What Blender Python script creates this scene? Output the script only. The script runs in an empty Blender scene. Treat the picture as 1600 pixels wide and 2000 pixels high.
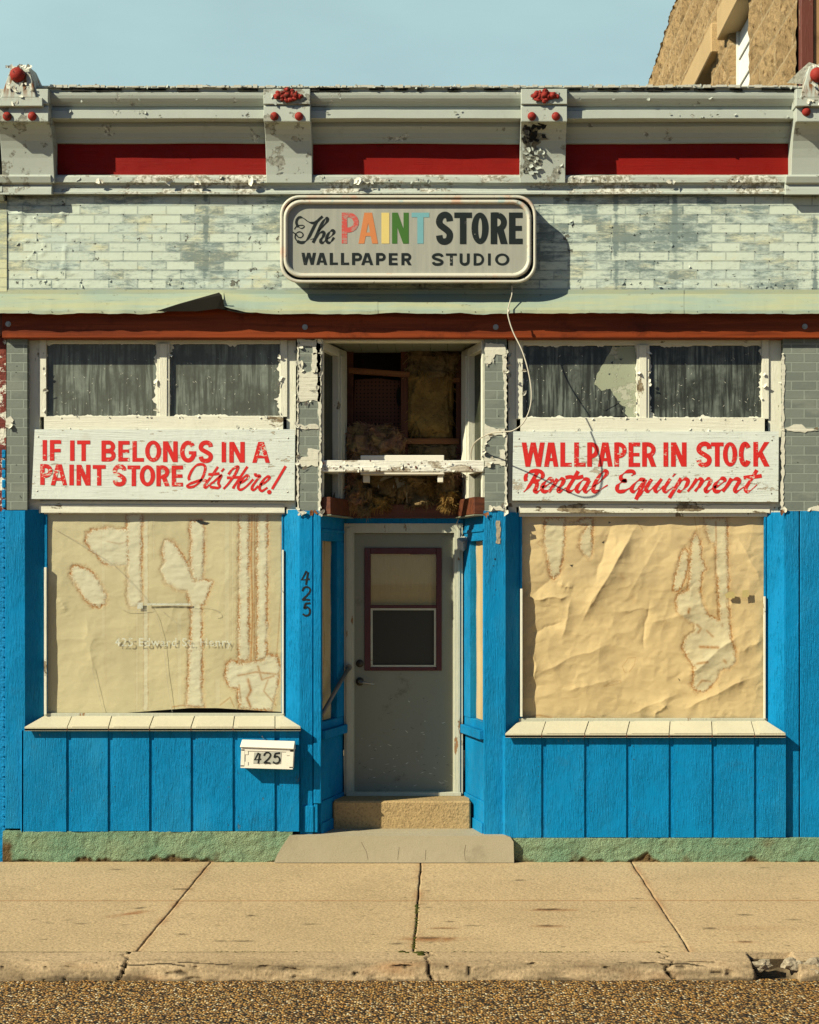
import bpy, math, random
import numpy as np
from mathutils import Vector, Matrix
R = math.radians
rnd = random.Random(7)
SC = bpy.context.scene
COL = SC.collection

# ---------------------------------------------------------------- camera
S0, D, CX, CZ = 0.00372, 12.4, 0.253, 2.05       # metres per photo pixel on the facade plane, distance, lens position
cam = bpy.data.cameras.new('camera')
cam_o = bpy.data.objects.new('camera', cam); COL.objects.link(cam_o)
cam_o.location = (CX, -D, CZ); cam_o.rotation_euler = (R(90), 0, 0)
cam.sensor_fit = 'HORIZONTAL'; cam.sensor_width = 24.0
cam.lens = 24.0 * D / (1600 * S0)
cam.shift_x = -68 / 1600; cam.shift_y = 130 / 1600
cam.clip_start = 0.1; cam.clip_end = 1500
SC.camera = cam_o

# ---------------------------------------------------------------- light
SUN_AZ, SUN_EL = 56.0, 35.4                        # degrees to the left of the lens axis, behind the camera; height
sun = bpy.data.lights.new('sun', 'SUN'); sun.energy = 4.6; sun.angle = R(0.5); sun.color = (1.0, 0.93, 0.71)
sun_o = bpy.data.objects.new('sun', sun); COL.objects.link(sun_o)
sd = Vector((-math.sin(R(SUN_AZ)) * math.cos(R(SUN_EL)), -math.cos(R(SUN_AZ)) * math.cos(R(SUN_EL)), math.sin(R(SUN_EL))))
sun_o.rotation_euler = sd.to_track_quat('Z', 'Y').to_euler(); sun_o.location = sd * 30
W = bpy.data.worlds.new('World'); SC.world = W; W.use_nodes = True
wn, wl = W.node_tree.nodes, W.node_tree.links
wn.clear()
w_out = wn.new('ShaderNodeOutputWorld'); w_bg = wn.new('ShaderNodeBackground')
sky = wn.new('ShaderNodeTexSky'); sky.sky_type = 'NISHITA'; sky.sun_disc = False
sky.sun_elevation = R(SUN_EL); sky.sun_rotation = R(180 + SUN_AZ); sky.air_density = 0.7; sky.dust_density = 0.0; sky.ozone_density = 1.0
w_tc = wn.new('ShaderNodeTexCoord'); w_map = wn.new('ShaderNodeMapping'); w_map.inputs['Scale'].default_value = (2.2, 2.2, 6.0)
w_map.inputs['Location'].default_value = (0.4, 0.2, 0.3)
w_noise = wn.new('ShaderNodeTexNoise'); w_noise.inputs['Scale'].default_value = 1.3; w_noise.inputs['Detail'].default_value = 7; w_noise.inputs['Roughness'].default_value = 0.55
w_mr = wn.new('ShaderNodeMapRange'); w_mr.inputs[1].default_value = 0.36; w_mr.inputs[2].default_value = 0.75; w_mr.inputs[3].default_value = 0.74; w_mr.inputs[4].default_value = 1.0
w_sep = wn.new('ShaderNodeSeparateXYZ'); w_side = wn.new('ShaderNodeMapRange'); w_side.interpolation_type = 'SMOOTHSTEP'   # cloud veil masked to the visible side; the rest stays dim for less fill
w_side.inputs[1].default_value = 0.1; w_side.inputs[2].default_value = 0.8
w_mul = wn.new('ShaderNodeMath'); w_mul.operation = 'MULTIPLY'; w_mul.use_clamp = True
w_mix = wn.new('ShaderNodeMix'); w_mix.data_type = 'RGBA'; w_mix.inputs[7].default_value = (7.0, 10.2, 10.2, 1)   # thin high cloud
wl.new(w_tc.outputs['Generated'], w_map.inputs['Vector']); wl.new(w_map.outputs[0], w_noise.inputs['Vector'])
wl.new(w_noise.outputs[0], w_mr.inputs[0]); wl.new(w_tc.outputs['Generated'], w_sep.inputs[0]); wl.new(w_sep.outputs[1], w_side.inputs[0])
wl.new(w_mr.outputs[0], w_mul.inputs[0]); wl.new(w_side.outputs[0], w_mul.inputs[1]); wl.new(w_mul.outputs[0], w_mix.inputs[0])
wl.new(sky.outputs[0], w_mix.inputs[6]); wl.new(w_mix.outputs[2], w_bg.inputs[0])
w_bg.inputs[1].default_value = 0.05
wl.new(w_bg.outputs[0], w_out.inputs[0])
SC.view_settings.view_transform = 'Standard'; SC.view_settings.look = 'None'
SC.view_settings.gamma = 1; SC.view_settings.exposure = 0.55
SC.cycles.max_bounces = 8; SC.cycles.diffuse_bounces = 1; SC.cycles.transparent_max_bounces = 12
SC.cycles.caustics_reflective = False; SC.cycles.caustics_refractive = False
SC.cycles.use_denoising = True

# ---------------------------------------------------------------- measuring: a point of the photo at a known depth
def X(px, y=0.0): return CX + (px - 868) * S0 * (D + y) / D
def Z(py, y=0.0): return CZ + (1130 - py) * S0 * (D + y) / D

# ---------------------------------------------------------------- noise for real relief
def _h(ix, iy, s):
    n = (ix * 374761393 + iy * 668265263 + s * 1442695041) & 0xFFFFFFFF
    n = ((n ^ (n >> 13)) * 1274126177) & 0xFFFFFFFF
    return ((n ^ (n >> 16)) & 0xFFFF) / 65535.0
def vnoise(x, y, s=0):
    x = np.asarray(x, float); y = np.asarray(y, float)
    xi = np.floor(x).astype(np.int64); yi = np.floor(y).astype(np.int64)
    fx = x - xi; fy = y - yi
    fx = fx * fx * (3 - 2 * fx); fy = fy * fy * (3 - 2 * fy)
    a = _h(xi, yi, s); b = _h(xi + 1, yi, s); c = _h(xi, yi + 1, s); d = _h(xi + 1, yi + 1, s)
    return (a * (1 - fx) + b * fx) * (1 - fy) + (c * (1 - fx) + d * fx) * fy
def fbm(x, y, o=4, s=0, g=0.5):
    t = 0; a = 1; n = 0
    for k in range(o):
        t = t + a * vnoise(np.asarray(x) * 2 ** k, np.asarray(y) * 2 ** k, s + k * 17); n += a; a *= g
    return t / n
def ridged(x, y, o=4, s=0):
    t = 0; a = 1; n = 0
    for k in range(o):
        t = t + a * (1 - np.abs(2 * vnoise(np.asarray(x) * 2 ** k, np.asarray(y) * 2 ** k, s + k * 13) - 1)); n += a; a *= 0.5
    return t / n

# ---------------------------------------------------------------- materials
class NT:
    def __init__(s, name):
        s.m = bpy.data.materials.new(name); s.m.use_nodes = True
        s.t = s.m.node_tree; s.t.nodes.clear()
        s.out = s.t.nodes.new('ShaderNodeOutputMaterial')
        s.b = s.t.nodes.new('ShaderNodeBsdfPrincipled'); s.t.links.new(s.b.outputs[0], s.out.inputs[0])
        s.P = s.t.nodes.new('ShaderNodeNewGeometry').outputs['Position']
    def set(s, sock, v):
        if isinstance(v, bpy.types.NodeSocket): s.t.links.new(v, sock)
        elif isinstance(v, (tuple, list)) and len(v) == 3 and sock.type == 'RGBA': sock.default_value = (*v, 1)
        else: sock.default_value = v
    def vec(s, sc=(1, 1, 1), loc=(0, 0, 0), v=None):
        n = s.t.nodes.new('ShaderNodeMapping'); n.inputs['Scale'].default_value = sc; n.inputs['Location'].default_value = loc
        s.set(n.inputs['Vector'], v or s.P); return n.outputs[0]
    def noise(s, scale, detail=4, rough=0.55, v=None, dist=0.0):
        n = s.t.nodes.new('ShaderNodeTexNoise'); s.set(n.inputs['Vector'], v or s.P)
        n.inputs['Scale'].default_value = scale; n.inputs['Detail'].default_value = detail
        n.inputs['Roughness'].default_value = rough; n.inputs['Distortion'].default_value = dist
        return n.outputs[0]
    def voro(s, scale, v=None, out='Distance', feature='F1', rand=1.0):
        n = s.t.nodes.new('ShaderNodeTexVoronoi'); n.feature = feature; s.set(n.inputs['Vector'], v or s.P)
        n.inputs['Scale'].default_value = scale; n.inputs['Randomness'].default_value = rand
        return n.outputs[out]
    def mr(s, f, a, b, c=0.0, d=1.0, smooth=True):
        n = s.t.nodes.new('ShaderNodeMapRange'); n.interpolation_type = 'SMOOTHSTEP' if smooth else 'LINEAR'
        for i, q in enumerate((f, a, b, c, d)): s.set(n.inputs[i], q)
        return n.outputs[0]
    def mix(s, f, a, b, blend='MIX'):
        n = s.t.nodes.new('ShaderNodeMix'); n.data_type = 'RGBA'; n.blend_type = blend
        s.set(n.inputs[0], f); s.set(n.inputs[6], a); s.set(n.inputs[7], b); return n.outputs[2]
    def math(s, op, a, b=0.0, c=0.0):
        n = s.t.nodes.new('ShaderNodeMath'); n.operation = op
        s.set(n.inputs[0], a); s.set(n.inputs[1], b); s.set(n.inputs[2], c); return n.outputs[0]
    def ramp(s, f, stops, const=False):
        n = s.t.nodes.new('ShaderNodeValToRGB'); r = n.color_ramp; r.interpolation = 'CONSTANT' if const else 'LINEAR'
        while len(r.elements) < len(stops): r.elements.new(0.5)
        for e, (p, c) in zip(r.elements, stops): e.position = p; e.color = (*c, 1)
        s.set(n.inputs[0], f); return n.outputs[0]
    def attr(s, name, out='Fac'):
        n = s.t.nodes.new('ShaderNodeAttribute'); n.attribute_name = name; return n.outputs[out]
    def sep(s, v=None):
        n = s.t.nodes.new('ShaderNodeSeparateXYZ'); s.set(n.inputs[0], v or s.P); return n.outputs
    def comb(s, x, y, z=0.0):
        n = s.t.nodes.new('ShaderNodeCombineXYZ')
        for i, q in enumerate((x, y, z)): s.set(n.inputs[i], q)
        return n.outputs[0]
    def brick(s, v, w, h, mortar, c1=(0, 0, 0), c2=(1, 1, 1), cm=(.5, .5, .5), smooth=0.1):
        n = s.t.nodes.new('ShaderNodeTexBrick'); s.set(n.inputs['Vector'], v)
        n.inputs['Scale'].default_value = 1; n.inputs['Brick Width'].default_value = w; n.inputs['Row Height'].default_value = h
        n.inputs['Mortar Size'].default_value = mortar; n.inputs['Mortar Smooth'].default_value = smooth; n.inputs['Bias'].default_value = 0
        for k, c in (('Color1', c1), ('Color2', c2), ('Mortar', cm)): n.inputs[k].default_value = (*c, 1)
        return n.outputs['Color'], n.outputs['Fac']
    def bump(s, h, strength=0.5, dist=0.01, n0=None):
        n = s.t.nodes.new('ShaderNodeBump'); n.inputs['Strength'].default_value = strength; n.inputs['Distance'].default_value = dist
        s.set(n.inputs['Height'], h)
        if n0: s.set(n.inputs['Normal'], n0)
        return n.outputs[0]
    def done(s, col, rough=0.6, normal=None, spec=0.3, metal=0.0):
        s.set(s.b.inputs['Base Color'], col); s.set(s.b.inputs['Roughness'], rough)
        s.b.inputs['Specular IOR Level'].default_value = spec; s.b.inputs['Metallic'].default_value = metal
        if normal: s.set(s.b.inputs['Normal'], normal)
        return s.m
def k(c, f): return tuple(min(1, max(0, q * f)) for q in c)
def paint(name, base, var=0.16, grain=None, peel=None, amt=0.0, pscale=9.0, rough=0.6, spec=0.25, dirt=0.25, dcol=(.12, .09, .05),
          grain_bump=0.35, under=None, gdist=0.004):
    """Old paint: tone drift, brush grain, flaked-off areas with an edge, specks of dirt."""
    t = NT(name)
    c = t.mix(t.noise(1.7, 5), k(base, 1 - var), k(base, 1 + var))
    g = None
    if grain == 'v': g = t.noise(1.0, 7, 0.68, t.vec((120, 120, 10)), .7)
    elif grain == 'h': g = t.noise(1.0, 6, 0.65, t.vec((5, 95, 95)))
    fine = t.noise(160, 3)
    h = fine
    if g is not None:
        c = t.mix(t.mr(g, .3, .75), c, t.mix(0.22, c, k(base, .55)))
        crack = t.mr(g, .60, .66)
        h = t.math('ADD', t.math('MULTIPLY', t.math('MULTIPLY', g, t.mr(t.noise(2.6, 5, .6, t.vec((1, 1, .6), (4, 7, 1))), .36, .66, .5, 4.2)), 1.0), t.math('MULTIPLY', fine, .3))
        h = t.math('ADD', h, t.math('MULTIPLY', crack, .5))
    if name.startswith('blue'):                # sun-faded, scuffed and splashed
        c = t.mix(t.mr(t.noise(1.1, 7, .68, t.vec((1, 1, .45), (2, 8, 5))), .46, .72, 0, .5), c, (.035, .265, .45))
        c = t.mix(t.mr(t.noise(75, 5, .8, t.vec((1, 1, .4))), .70, .73, 0, .55), c, (.22, .42, .52))
        c = t.mix(t.mr(t.noise(5.5, 9, .78, t.vec((1, 1, .3), (1, 1, 9))), .62, .70, 0, .5), c, (.002, .085, .20))
    if dirt:
        d = t.mr(t.noise(5.0, 9, 0.72), .57, .74)
        c = t.mix(t.math('MULTIPLY', d, dirt), c, dcol)
    n0 = t.bump(h, grain_bump, gdist)
    if amt > 0:
        v = t.vec((1, 1, 1)) if grain is None else t.vec((1, 1, .35) if grain == 'v' else (.35, 1, 1))
        f = t.math('ADD', t.math('MULTIPLY', t.noise(pscale, 9, 0.68, v), .72), t.math('MULTIPLY', t.noise(2.1, 3), .28))
        lo = 0.735 - amt
        mask = t.mr(f, lo, lo + .012)
        halo = t.mr(f, lo - .02, lo)
        u = peel
        if under: u = t.mix(t.mr(t.noise(40, 5), .4, .6), peel, under)
        c = t.mix(t.math('MULTIPLY', halo, .12), c, k(base, 1.25))
        c = t.mix(mask, c, u)
        n0 = t.bump(t.math('SUBTRACT', 1.0, mask), .8, 0.004, n0)
    return t.done(c, t.mr(t.noise(14, 4), .3, .7, rough - .12, rough + .15), n0, spec)

M = {}
BLUE = (.001, .212, .47)
M['blue'] = paint('blue_board_paint', BLUE, .10, 'v', (.06, .16, .25), .085, 7, .55, .12, .3, (.02, .09, .16), .8, None, .006)
M['blue_brick'] = None
CREAM = (.75, .735, .60)
M['cream'] = paint('cream_frame_paint', CREAM, .06, 'v', (.33, .27, .17), .135, 10, .55, .25, .25, (.35, .28, .16), .3, (.16, .12, .07))
M['cream_h'] = paint('cream_rail_paint', CREAM, .06, 'h', (.33, .27, .17), .14, 10, .55, .25, .25, (.35, .28, .16), .3, (.16, .12, .07))
M['white_worn'] = paint('white_flaking_paint', (.80, .78, .68), .06, 'h', (.30, .25, .18), .225, 13, .6, .2, .3, (.3, .24, .15), .6, (.5, .45, .35))
M['sill'] = paint('cream_sill_paint', (.60, .555, .40), .09, 'v', (.4, .3, .15), .08, 12, .55, .25, .2, (.35, .25, .1), .35)
GREY = (.415, .45, .395)
M['cornice'] = paint('grey_green_cornice_paint', GREY, .10, None, (.60, .62, .55), .14, 6, .5, .35, .25, (.14, .12, .07), .25, (.22, .22, .18))
M['bracket'] = paint('grey_green_bracket_paint', k(GREY, 1.08), .10, None, (.20, .20, .16), .17, 8, .5, .35, .3, (.16, .13, .07), .25, (.36, .36, .3))
M['ledge'] = paint('flaking_ledge_paint', k(GREY, 1.12), .10, 'h', (.25, .23, .17), .22, 9, .55, .3, .3, (.14, .12, .07), .4, (.66, .66, .58))
M['flake'] = paint('loose_paint_flake', (.72, .71, .60), .08, None, None, 0, 1, .6, .2, .1)
M['flake_dark'] = paint('dark_bare_metal', (.020, .019, .014), .3, None, None, 0, 1, .7, .2, .1)
M['red_panel'] = paint('red_frieze_paint', (.235, .010, .007), .2, 'h', (.10, .01, .01), .07, 7, .55, .1, .12, (.08, .01, .01), .25)
M['red'] = paint('red_boss_paint', (.29, .030, .022), .2, None, (.12, .03, .02), .17, 26, .6, .15, .5)
def rust_mat():
    t = NT('rusty_bracket_paint')
    base = t.mix(t.noise(2, 4), k(GREY, 1.0), k(GREY, 1.22))
    st = t.noise(1.0, 7, .6, t.vec((26, 26, 3.2)))
    z = t.sep()[2]
    band = t.math('MULTIPLY', t.mr(z, Z(214), Z(188)), t.mr(z, Z(165), Z(176), 0, 1))
    m = t.math('MULTIPLY', t.mr(st, .44, .56), t.math('MULTIPLY', t.mr(z, Z(228), Z(186)), t.mr(z, Z(160), Z(172))))
    c = t.mix(m, base, t.mix(t.noise(30, 4), (.30, .10, .015), (.12, .05, .02)))
    f = t.noise(14, 8, .7); c = t.mix(t.mr(f, .60, .62), c, (.15, .13, .09))
    return t.done(c, .6, t.bump(f, .5, .006), .25)
M['rust'] = rust_mat()

def siding_mat(name, cols, w, h, off, smear, peel_amt, mort):
    """Embossed imitation-brick siding: one row height and brick length, per-brick tone, brushed smears, torn patches."""
    t = NT(name)
    x, y, z = t.sep()
    v = t.comb(t.math('ADD', x, off[0]), t.math('ADD', z, off[1]))
    bc, bf = t.brick(v, w, h, mort)
    tone = t.sep(bc)[0]
    c = t.mix(t.mr(tone, .1, .9), cols[0], cols[1])
    n1 = t.noise(1.0, 7, .62, t.vec((3.0, 3, 9)))
    c = t.mix(t.mr(t.math('ADD', n1, t.math('MULTIPLY', tone, .22)), .60, .80), c, cols[2])
    if smear:
        n2 = t.noise(1.0, 9, .76, t.vec((8.5, 5, 30), (3, 1, 2)))
        n3 = t.noise(1.6, 4, .5, t.vec((1, 1, 1), (9, 2, 4)))
        f = t.math('ADD', t.math('MULTIPLY', n2, .62), t.math('ADD', t.math('MULTIPLY', n3, .34), t.math('MULTIPLY', tone, .13)))
        for sx in smear:                      # old panel seams carry a darker run of grey
            dx = t.math('ABSOLUTE', t.math('SUBTRACT', x, sx))
            f = t.math('ADD', f, t.math('MULTIPLY', t.mr(dx, 0.0, .028, .22, 0), t.mr(t.noise(7, 6, .7), .35, .65)))
        c = t.mix(t.math('MULTIPLY', t.mr(f, .495, .640), .82), c, cols[3])
    gran = t.noise(260, 3)
    g2 = t.noise(9, 9, .7)
    p = t.mr(t.math('ADD', t.math('MULTIPLY', g2, .7), t.math('MULTIPLY', t.noise(2.3, 3), .3)), .715 - peel_amt, .725 - peel_amt)
    bare = t.mix(t.mr(gran, .35, .65), k(cols[4], .55), k(cols[4], 1.5))
    c = t.mix(p, c, bare)
    c = t.mix(t.math('MULTIPLY', bf, .30 if smear else .5), c, k(cols[3], .9) if smear else k(cols[4], 2.1))
    hh = t.math('SUBTRACT', t.math('MULTIPLY', t.math('SUBTRACT', 1.0, bf), 1.0), t.math('MULTIPLY', p, .6))
    n0 = t.bump(t.math('ADD', t.noise(35, 6, .65), t.math('MULTIPLY', gran, .25)), .35, .008)
    return t.done(c, .75, t.bump(hh, 1.0, .012, n0), .2)
M['siding'] = siding_mat('painted_brick_siding', [(.60, .67, .56), (.52, .61, .545), (.64, .645, .45), (.125, .175, .18), (.15, .15, .12)],
                         .2085, .0672, (X(17) * -1, -Z(564) + .0005), [X(402), X(1203), X(1318), X(1592)], .105, .0050)
M['grey_siding'] = siding_mat('grey_asphalt_siding', [(.185, .21, .18), (.15, .172, .15), (.21, .23, .195), (.1, .1, .1), (.17, .19, .16)],
                              .186, .0672, (-X(20) + .09, -Z(997)), None, .03, .005)
def neigh_brick(name, c1, c2, paintc, amt):
    t = NT(name); x, y, z = t.sep()
    bc, bf = t.brick(t.comb(x, z), .21, .072, .01)
    c = t.mix(t.sep(bc)[0], c1, c2)
    p = t.mr(t.noise(11, 8, .7), .62 - amt, .64 - amt)
    c = t.mix(p, c, paintc)
    return t.done(c, .75, t.bump(t.math('ADD', t.math('SUBTRACT', 1.0, bf), t.noise(40, 5)), .9, .012), .2)
M['red_brick'] = neigh_brick('peeling_red_brick', (.20, .045, .03), (.14, .035, .03), (.68, .66, .56), .12)
M['blue_brick'] = neigh_brick('blue_painted_brick', BLUE, k(BLUE, .85), BLUE, -.5)
M['yellow_siding'] = siding_mat('yellow_brick_siding', [(.62, .62, .40), (.55, .58, .42), (.66, .64, .36), (.3, .35, .3), (.3, .28, .2)], .2, .0672, (0, 0), [X(-30)], .04, .003)
def flash_mat():
    t = NT('painted_tin_flashing')
    c = t.mix(t.mr(t.noise(1.0, 6, .6, t.vec((1.6, 4, 16))), .35, .65), (.285, .36, .295), (.37, .39, .245))
    c = t.mix(t.mr(t.noise(1.0, 6, .65, t.vec((2.2, 5, 22), (4, 0, 1))), .60, .75), c, (.15, .20, .20))
    d = t.mr(t.noise(16, 9, .75), .60, .66, 0, .8); c = t.mix(d, c, (.16, .14, .09))
    return t.done(c, .5, t.bump(t.noise(6, 4), .25, .01), .4)
M['flash'] = flash_mat()
def wood_mat(name, a, b, rough=.5, spec=.35, ax='x'):
    t = NT(name)
    sc = {'x': (1.2, 28, 28), 'z': (28, 28, 1.2), 'y': (28, 1.2, 28)}[ax]
    g = t.noise(1.0, 7, .6, t.vec(sc), .4)
    c = t.mix(t.mr(g, .3, .7), a, b)
    c = t.mix(t.mr(t.noise(2.4, 7, .7), .52, .68, 0, .75), c, k(b, .45))
    return t.done(c, rough, t.bump(g, .4, .004), spec)
M['beam'] = wood_mat('red_brown_beam_stain', (.26, .050, .012), (.13, .024, .007), .5, .15)
M['beam_dark'] = wood_mat('dark_stained_wood', (.16, .05, .022), (.08, .026, .014), .5, .3)
M['stud'] = wood_mat('raw_stud_wood', (.34, .14, .05), (.22, .085, .03), .7, .2)
M['stud_v'] = wood_mat('old_stud_wood', (.15, .055, .028), (.09, .03, .018), .7, .2, 'z')
def concrete(name, a, b, grain=220, bump=.3, dark=.0, stain=False):
    t = NT(name)
    c = t.mix(t.mr(t.noise(.9, 6, .6), .3, .7), a, b)
    sp = t.noise(grain, 2); c = t.mix(t.mr(sp, .32, .50, .50, 0), c, k(a, .38)); c = t.mix(t.mr(sp, .58, .72, 0, .5), c, k(b, 1.5))
    pit = t.voro(38, out='Distance'); pm = t.mr(t.noise(8, 4), .45, .7)
    c = t.mix(t.math('MULTIPLY', t.mr(pit, .06, .16, .75, 0), pm), c, k(a, .35))
    d = t.mr(t.noise(3.1, 8, .7), .55, .75, 0, .30 + dark); c = t.mix(d, c, k(a, .55))
    if stain:
        s1 = t.attr('stain'); s2 = t.attr('rust')
        c = t.mix(s2, c, (.26, .10, .03)); c = t.mix(s1, c, (.045, .032, .018))
    return t.done(c, .85, t.bump(t.math('ADD', sp, t.math('MULTIPLY', t.noise(30, 6), 1.2)), bump, .006), .15)
M['sidewalk'] = concrete('sidewalk_concrete', (.44, .325, .18), (.525, .39, .22), 62, .6, 0, True)
M['kerb'] = concrete('kerb_concrete', (.40, .29, .165), (.48, .355, .21), 62, .6, .35, True)
M['landing'] = concrete('landing_concrete', (.385, .335, .225), (.46, .40, .285), 200, .25, .25)
M['step'] = concrete('pebbled_step_concrete', (.44, .31, .15), (.36, .25, .12), 70, 1.0, .1)
M['gap'] = concrete('dark_joint_dirt', (.05, .036, .02), (.08, .055, .03), 100, .5)
def road_mat():
    t = NT('chip_seal_road')
    vc = t.voro(72, out='Color'); vd = t.voro(72, out='Distance')
    r = t.sep(vc)
    c = t.ramp(r[0], [(0, (.020, .015, .011)), (.20, (.13, .068, .022)), (.36, (.42, .205, .050)), (.55, (.26, .145, .050)), (.70, (.55, .30, .075)), (.85, (.58, .42, .19)), (.955, (.80, .68, .45))], True)
    c = t.mix(t.mr(vd, .52, .78, 0, .92), c, (.022, .016, .011))
    c = t.mix(t.mr(t.noise(2.5, 6, .65), .5, .75, 0, .3), c, (.07, .05, .03))
    h = t.math('SUBTRACT', 1.0, vd)
    n0 = t.bump(t.noise(220, 3), .4, .004)
    return t.done(c, .7, t.bump(t.math('ADD', h, t.math('MULTIPLY', r[1], .6)), 1.0, .016, n0), .25)
M['road'] = road_mat()
def found_mat():
    t = NT('green_rough_foundation_paint')
    c = t.mix(t.mr(t.noise(2.2, 6, .6), .35, .65), (.20, .345, .215), (.30, .40, .235))
    v = t.voro(46); c = t.mix(t.mr(t.noise(55, 5, .6), .56, .7, 0, .55), c, (.40, .44, .27))
    ex = t.attr('bare')
    c = t.mix(ex, c, t.mix(t.noise(30, 5), (.10, .06, .025), (.24, .16, .07)))
    return t.done(c, .8, t.bump(t.math('ADD', t.math('MULTIPLY', v, .35), t.math('ADD', t.noise(48, 8, .72), t.noise(120, 4))), 1.0, .026), .2)
M['found'] = found_mat()
def stone_mat():
    t = NT('rock_faced_sandstone'); x, y, z = t.sep()
    bc, bf = t.brick(t.comb(y, z), .62, .30, .012, smooth=.3)
    tone = t.sep(bc)[0]
    c = t.mix(tone, (.36, .24, .115), (.45, .31, .155))
    c = t.mix(t.mr(t.noise(12, 9, .75), .54, .62, 0, .85), c, (.11, .062, .025))
    c = t.mix(t.mr(t.noise(5, 5), .6, .75, 0, .5), c, (.55, .40, .22))
    c = t.mix(t.math('MULTIPLY', bf, .8), c, (.50, .38, .22))
    return t.done(c, .9, t.bump(t.noise(22, 8, .7), 1.0, .04), .1)
M['stone'] = stone_mat()
M['smooth_stone'] = concrete('dressed_stone', (.46, .325, .165), (.52, .37, .19), 150, .2)
M['maroon'] = paint('maroon_paint', (.075, .012, .012), .1, None, None, 0, 1, .4, .4, .1)
M['door'] = paint('grey_door_paint', (.235, .24, .185), .14, None, (.42, .40, .30), .075, 30, .5, .25, .6, (.09, .075, .05), .12)
M['door_frame'] = paint('grey_door_frame_paint', (.50, .50, .39), .07, 'v', (.30, .17, .08), .135, 9, .55, .3, .3, (.2, .15, .08), .3)
M['white'] = paint('white_plastic', (.82, .78, .66), .03, None, None, 0, 1, .4, .4, .08, (.5, .42, .3), .06)
M['black'] = paint('black_paint', (.012, .014, .013), .2, None, None, 0, 1, .5, .3, .1)
M['metal'] = NT('dull_metal').done((.30, .28, .24), .4, None, .5, .8)
M['dark_metal'] = NT('dark_bronze').done((.05, .04, .03), .4, None, .5, .6)
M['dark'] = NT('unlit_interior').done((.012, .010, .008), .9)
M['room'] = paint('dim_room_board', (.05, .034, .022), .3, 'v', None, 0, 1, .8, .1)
M['cable'] = NT('old_white_cable').done((.50, .46, .37), .5)
M['wire'] = NT('dark_wire').done((.09, .075, .055), .5)
M['pipe'] = paint('scuffed_pipe', (.16, .15, .13), .3, None, (.3, .29, .26), .14, 20, .4, .5)
def glass():
    t = NT('window_glass'); t.t.nodes.remove(t.b)
    tr = t.t.nodes.new('ShaderNodeBsdfTransparent'); tr.inputs[0].default_value = (.95, .97, .94, 1)
    gl = t.t.nodes.new('ShaderNodeBsdfGlossy'); gl.inputs['Roughness'].default_value = .02
    lw = t.t.nodes.new('ShaderNodeLayerWeight')
    fr = t.math('MULTIPLY_ADD', t.math('POWER', lw.outputs['Facing'], 5.0), .95, .035)
    mx = t.t.nodes.new('ShaderNodeMixShader')
    t.t.links.new(fr, mx.inputs[0]); t.t.links.new(tr.outputs[0], mx.inputs[1]); t.t.links.new(gl.outputs[0], mx.inputs[2])
    t.t.links.new(mx.outputs[0], t.out.inputs[0]); return t.m
M['glass'] = glass()
def smear_glass(name, seed, dark, lite):
    """Transom pane coated inside with brushed-out paint: vertical strokes, scratches, dust at the bottom."""
    t = NT(name)
    a = t.noise(1.0, 6, .6, t.vec((34, 34, 2.4), (seed, 0, 0)), .25)
    b = t.noise(1.0, 6, .65, t.vec((6, 6, 5), (seed * 2, 0, seed)))
    f = t.math('MULTIPLY', t.mr(a, .40, .62), t.mr(b, .34, .66))
    c = t.mix(f, dark, lite)
    c = t.mix(t.mr(t.noise(1.0, 8, .75, t.vec((90, 90, 14))), .6, .75, 0, .5), c, k(lite, 1.25))
    c = t.mix(t.mr(t.noise(70, 6, .8), .68, .70, 0, .6), c, (.36, .36, .30))
    n = t.bump(t.noise(2.0, 3), .02, .01)
    m = t.done(c, .55, n, .25)
    t.b.inputs['Coat Weight'].default_value = .35; t.b.inputs['Coat Roughness'].default_value = .04
    return m
M['smear'] = smear_glass('brushed_paint_pane', 1.3, (.070, .074, .056), (.20, .23, .19))
M['smear_dark'] = smear_glass('dark_brushed_paint_pane', 5.1, (.026, .029, .022), (.155, .178, .15))
M['smear_pale'] = paint('pale_frosted_paint', (.34, .37, .26), .2, None, (.46, .47, .36), .2, 9, .6, .2, .15)
M['olive_glass'] = smear_glass('dusty_side_pane', 8.8, (.020, .024, .012), (.06, .065, .035))
def paper_mat(name, base, pale):
    t = NT(name)
    c = t.mix(t.mr(t.noise(2.2, 5), .35, .65), k(base, .93), k(base, 1.06))
    c = t.mix(t.mr(t.noise(1.0, 5, .6, t.vec((30, 30, 260))), .5, .75, 0, .18), c, k(base, .75))
    c = t.mix(t.attr('wet'), c, t.mix(t.noise(12, 4), pale, k(pale, .92)))
    c = t.mix(t.attr('tide'), c, t.mix(t.noise(25, 4), (.30, .095, .010), (.44, .18, .03)))
    c = t.mix(t.attr('hole'), c, (.015, .012, .01))
    m = t.done(c, .7, t.bump(t.noise(60, 5), .12, .004), .2)
    return m
M['paper_l'] = paper_mat('aged_cream_kraft_paper', (.61, .52, .33), (.70, .64, .48))
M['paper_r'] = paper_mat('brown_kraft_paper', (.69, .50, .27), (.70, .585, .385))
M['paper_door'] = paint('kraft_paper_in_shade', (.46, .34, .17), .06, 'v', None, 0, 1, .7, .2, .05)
def letter_mat(name, col, worn, amt, sc=55):
    t = NT(name)
    c = t.mix(t.noise(6, 4), k(col, .9), k(col, 1.12))
    f = t.math('ADD', t.math('MULTIPLY', t.noise(1.0, 8, .72, t.vec((sc * .6, sc, sc * 1.3))), .62), t.math('MULTIPLY', t.noise(5.5, 3), .38))
    c = t.mix(t.mr(f, 0.665 - amt, .68 - amt), c, worn)
    return t.done(c, .5, None, .3)
BOARD = (.67, .72, .66)
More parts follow.
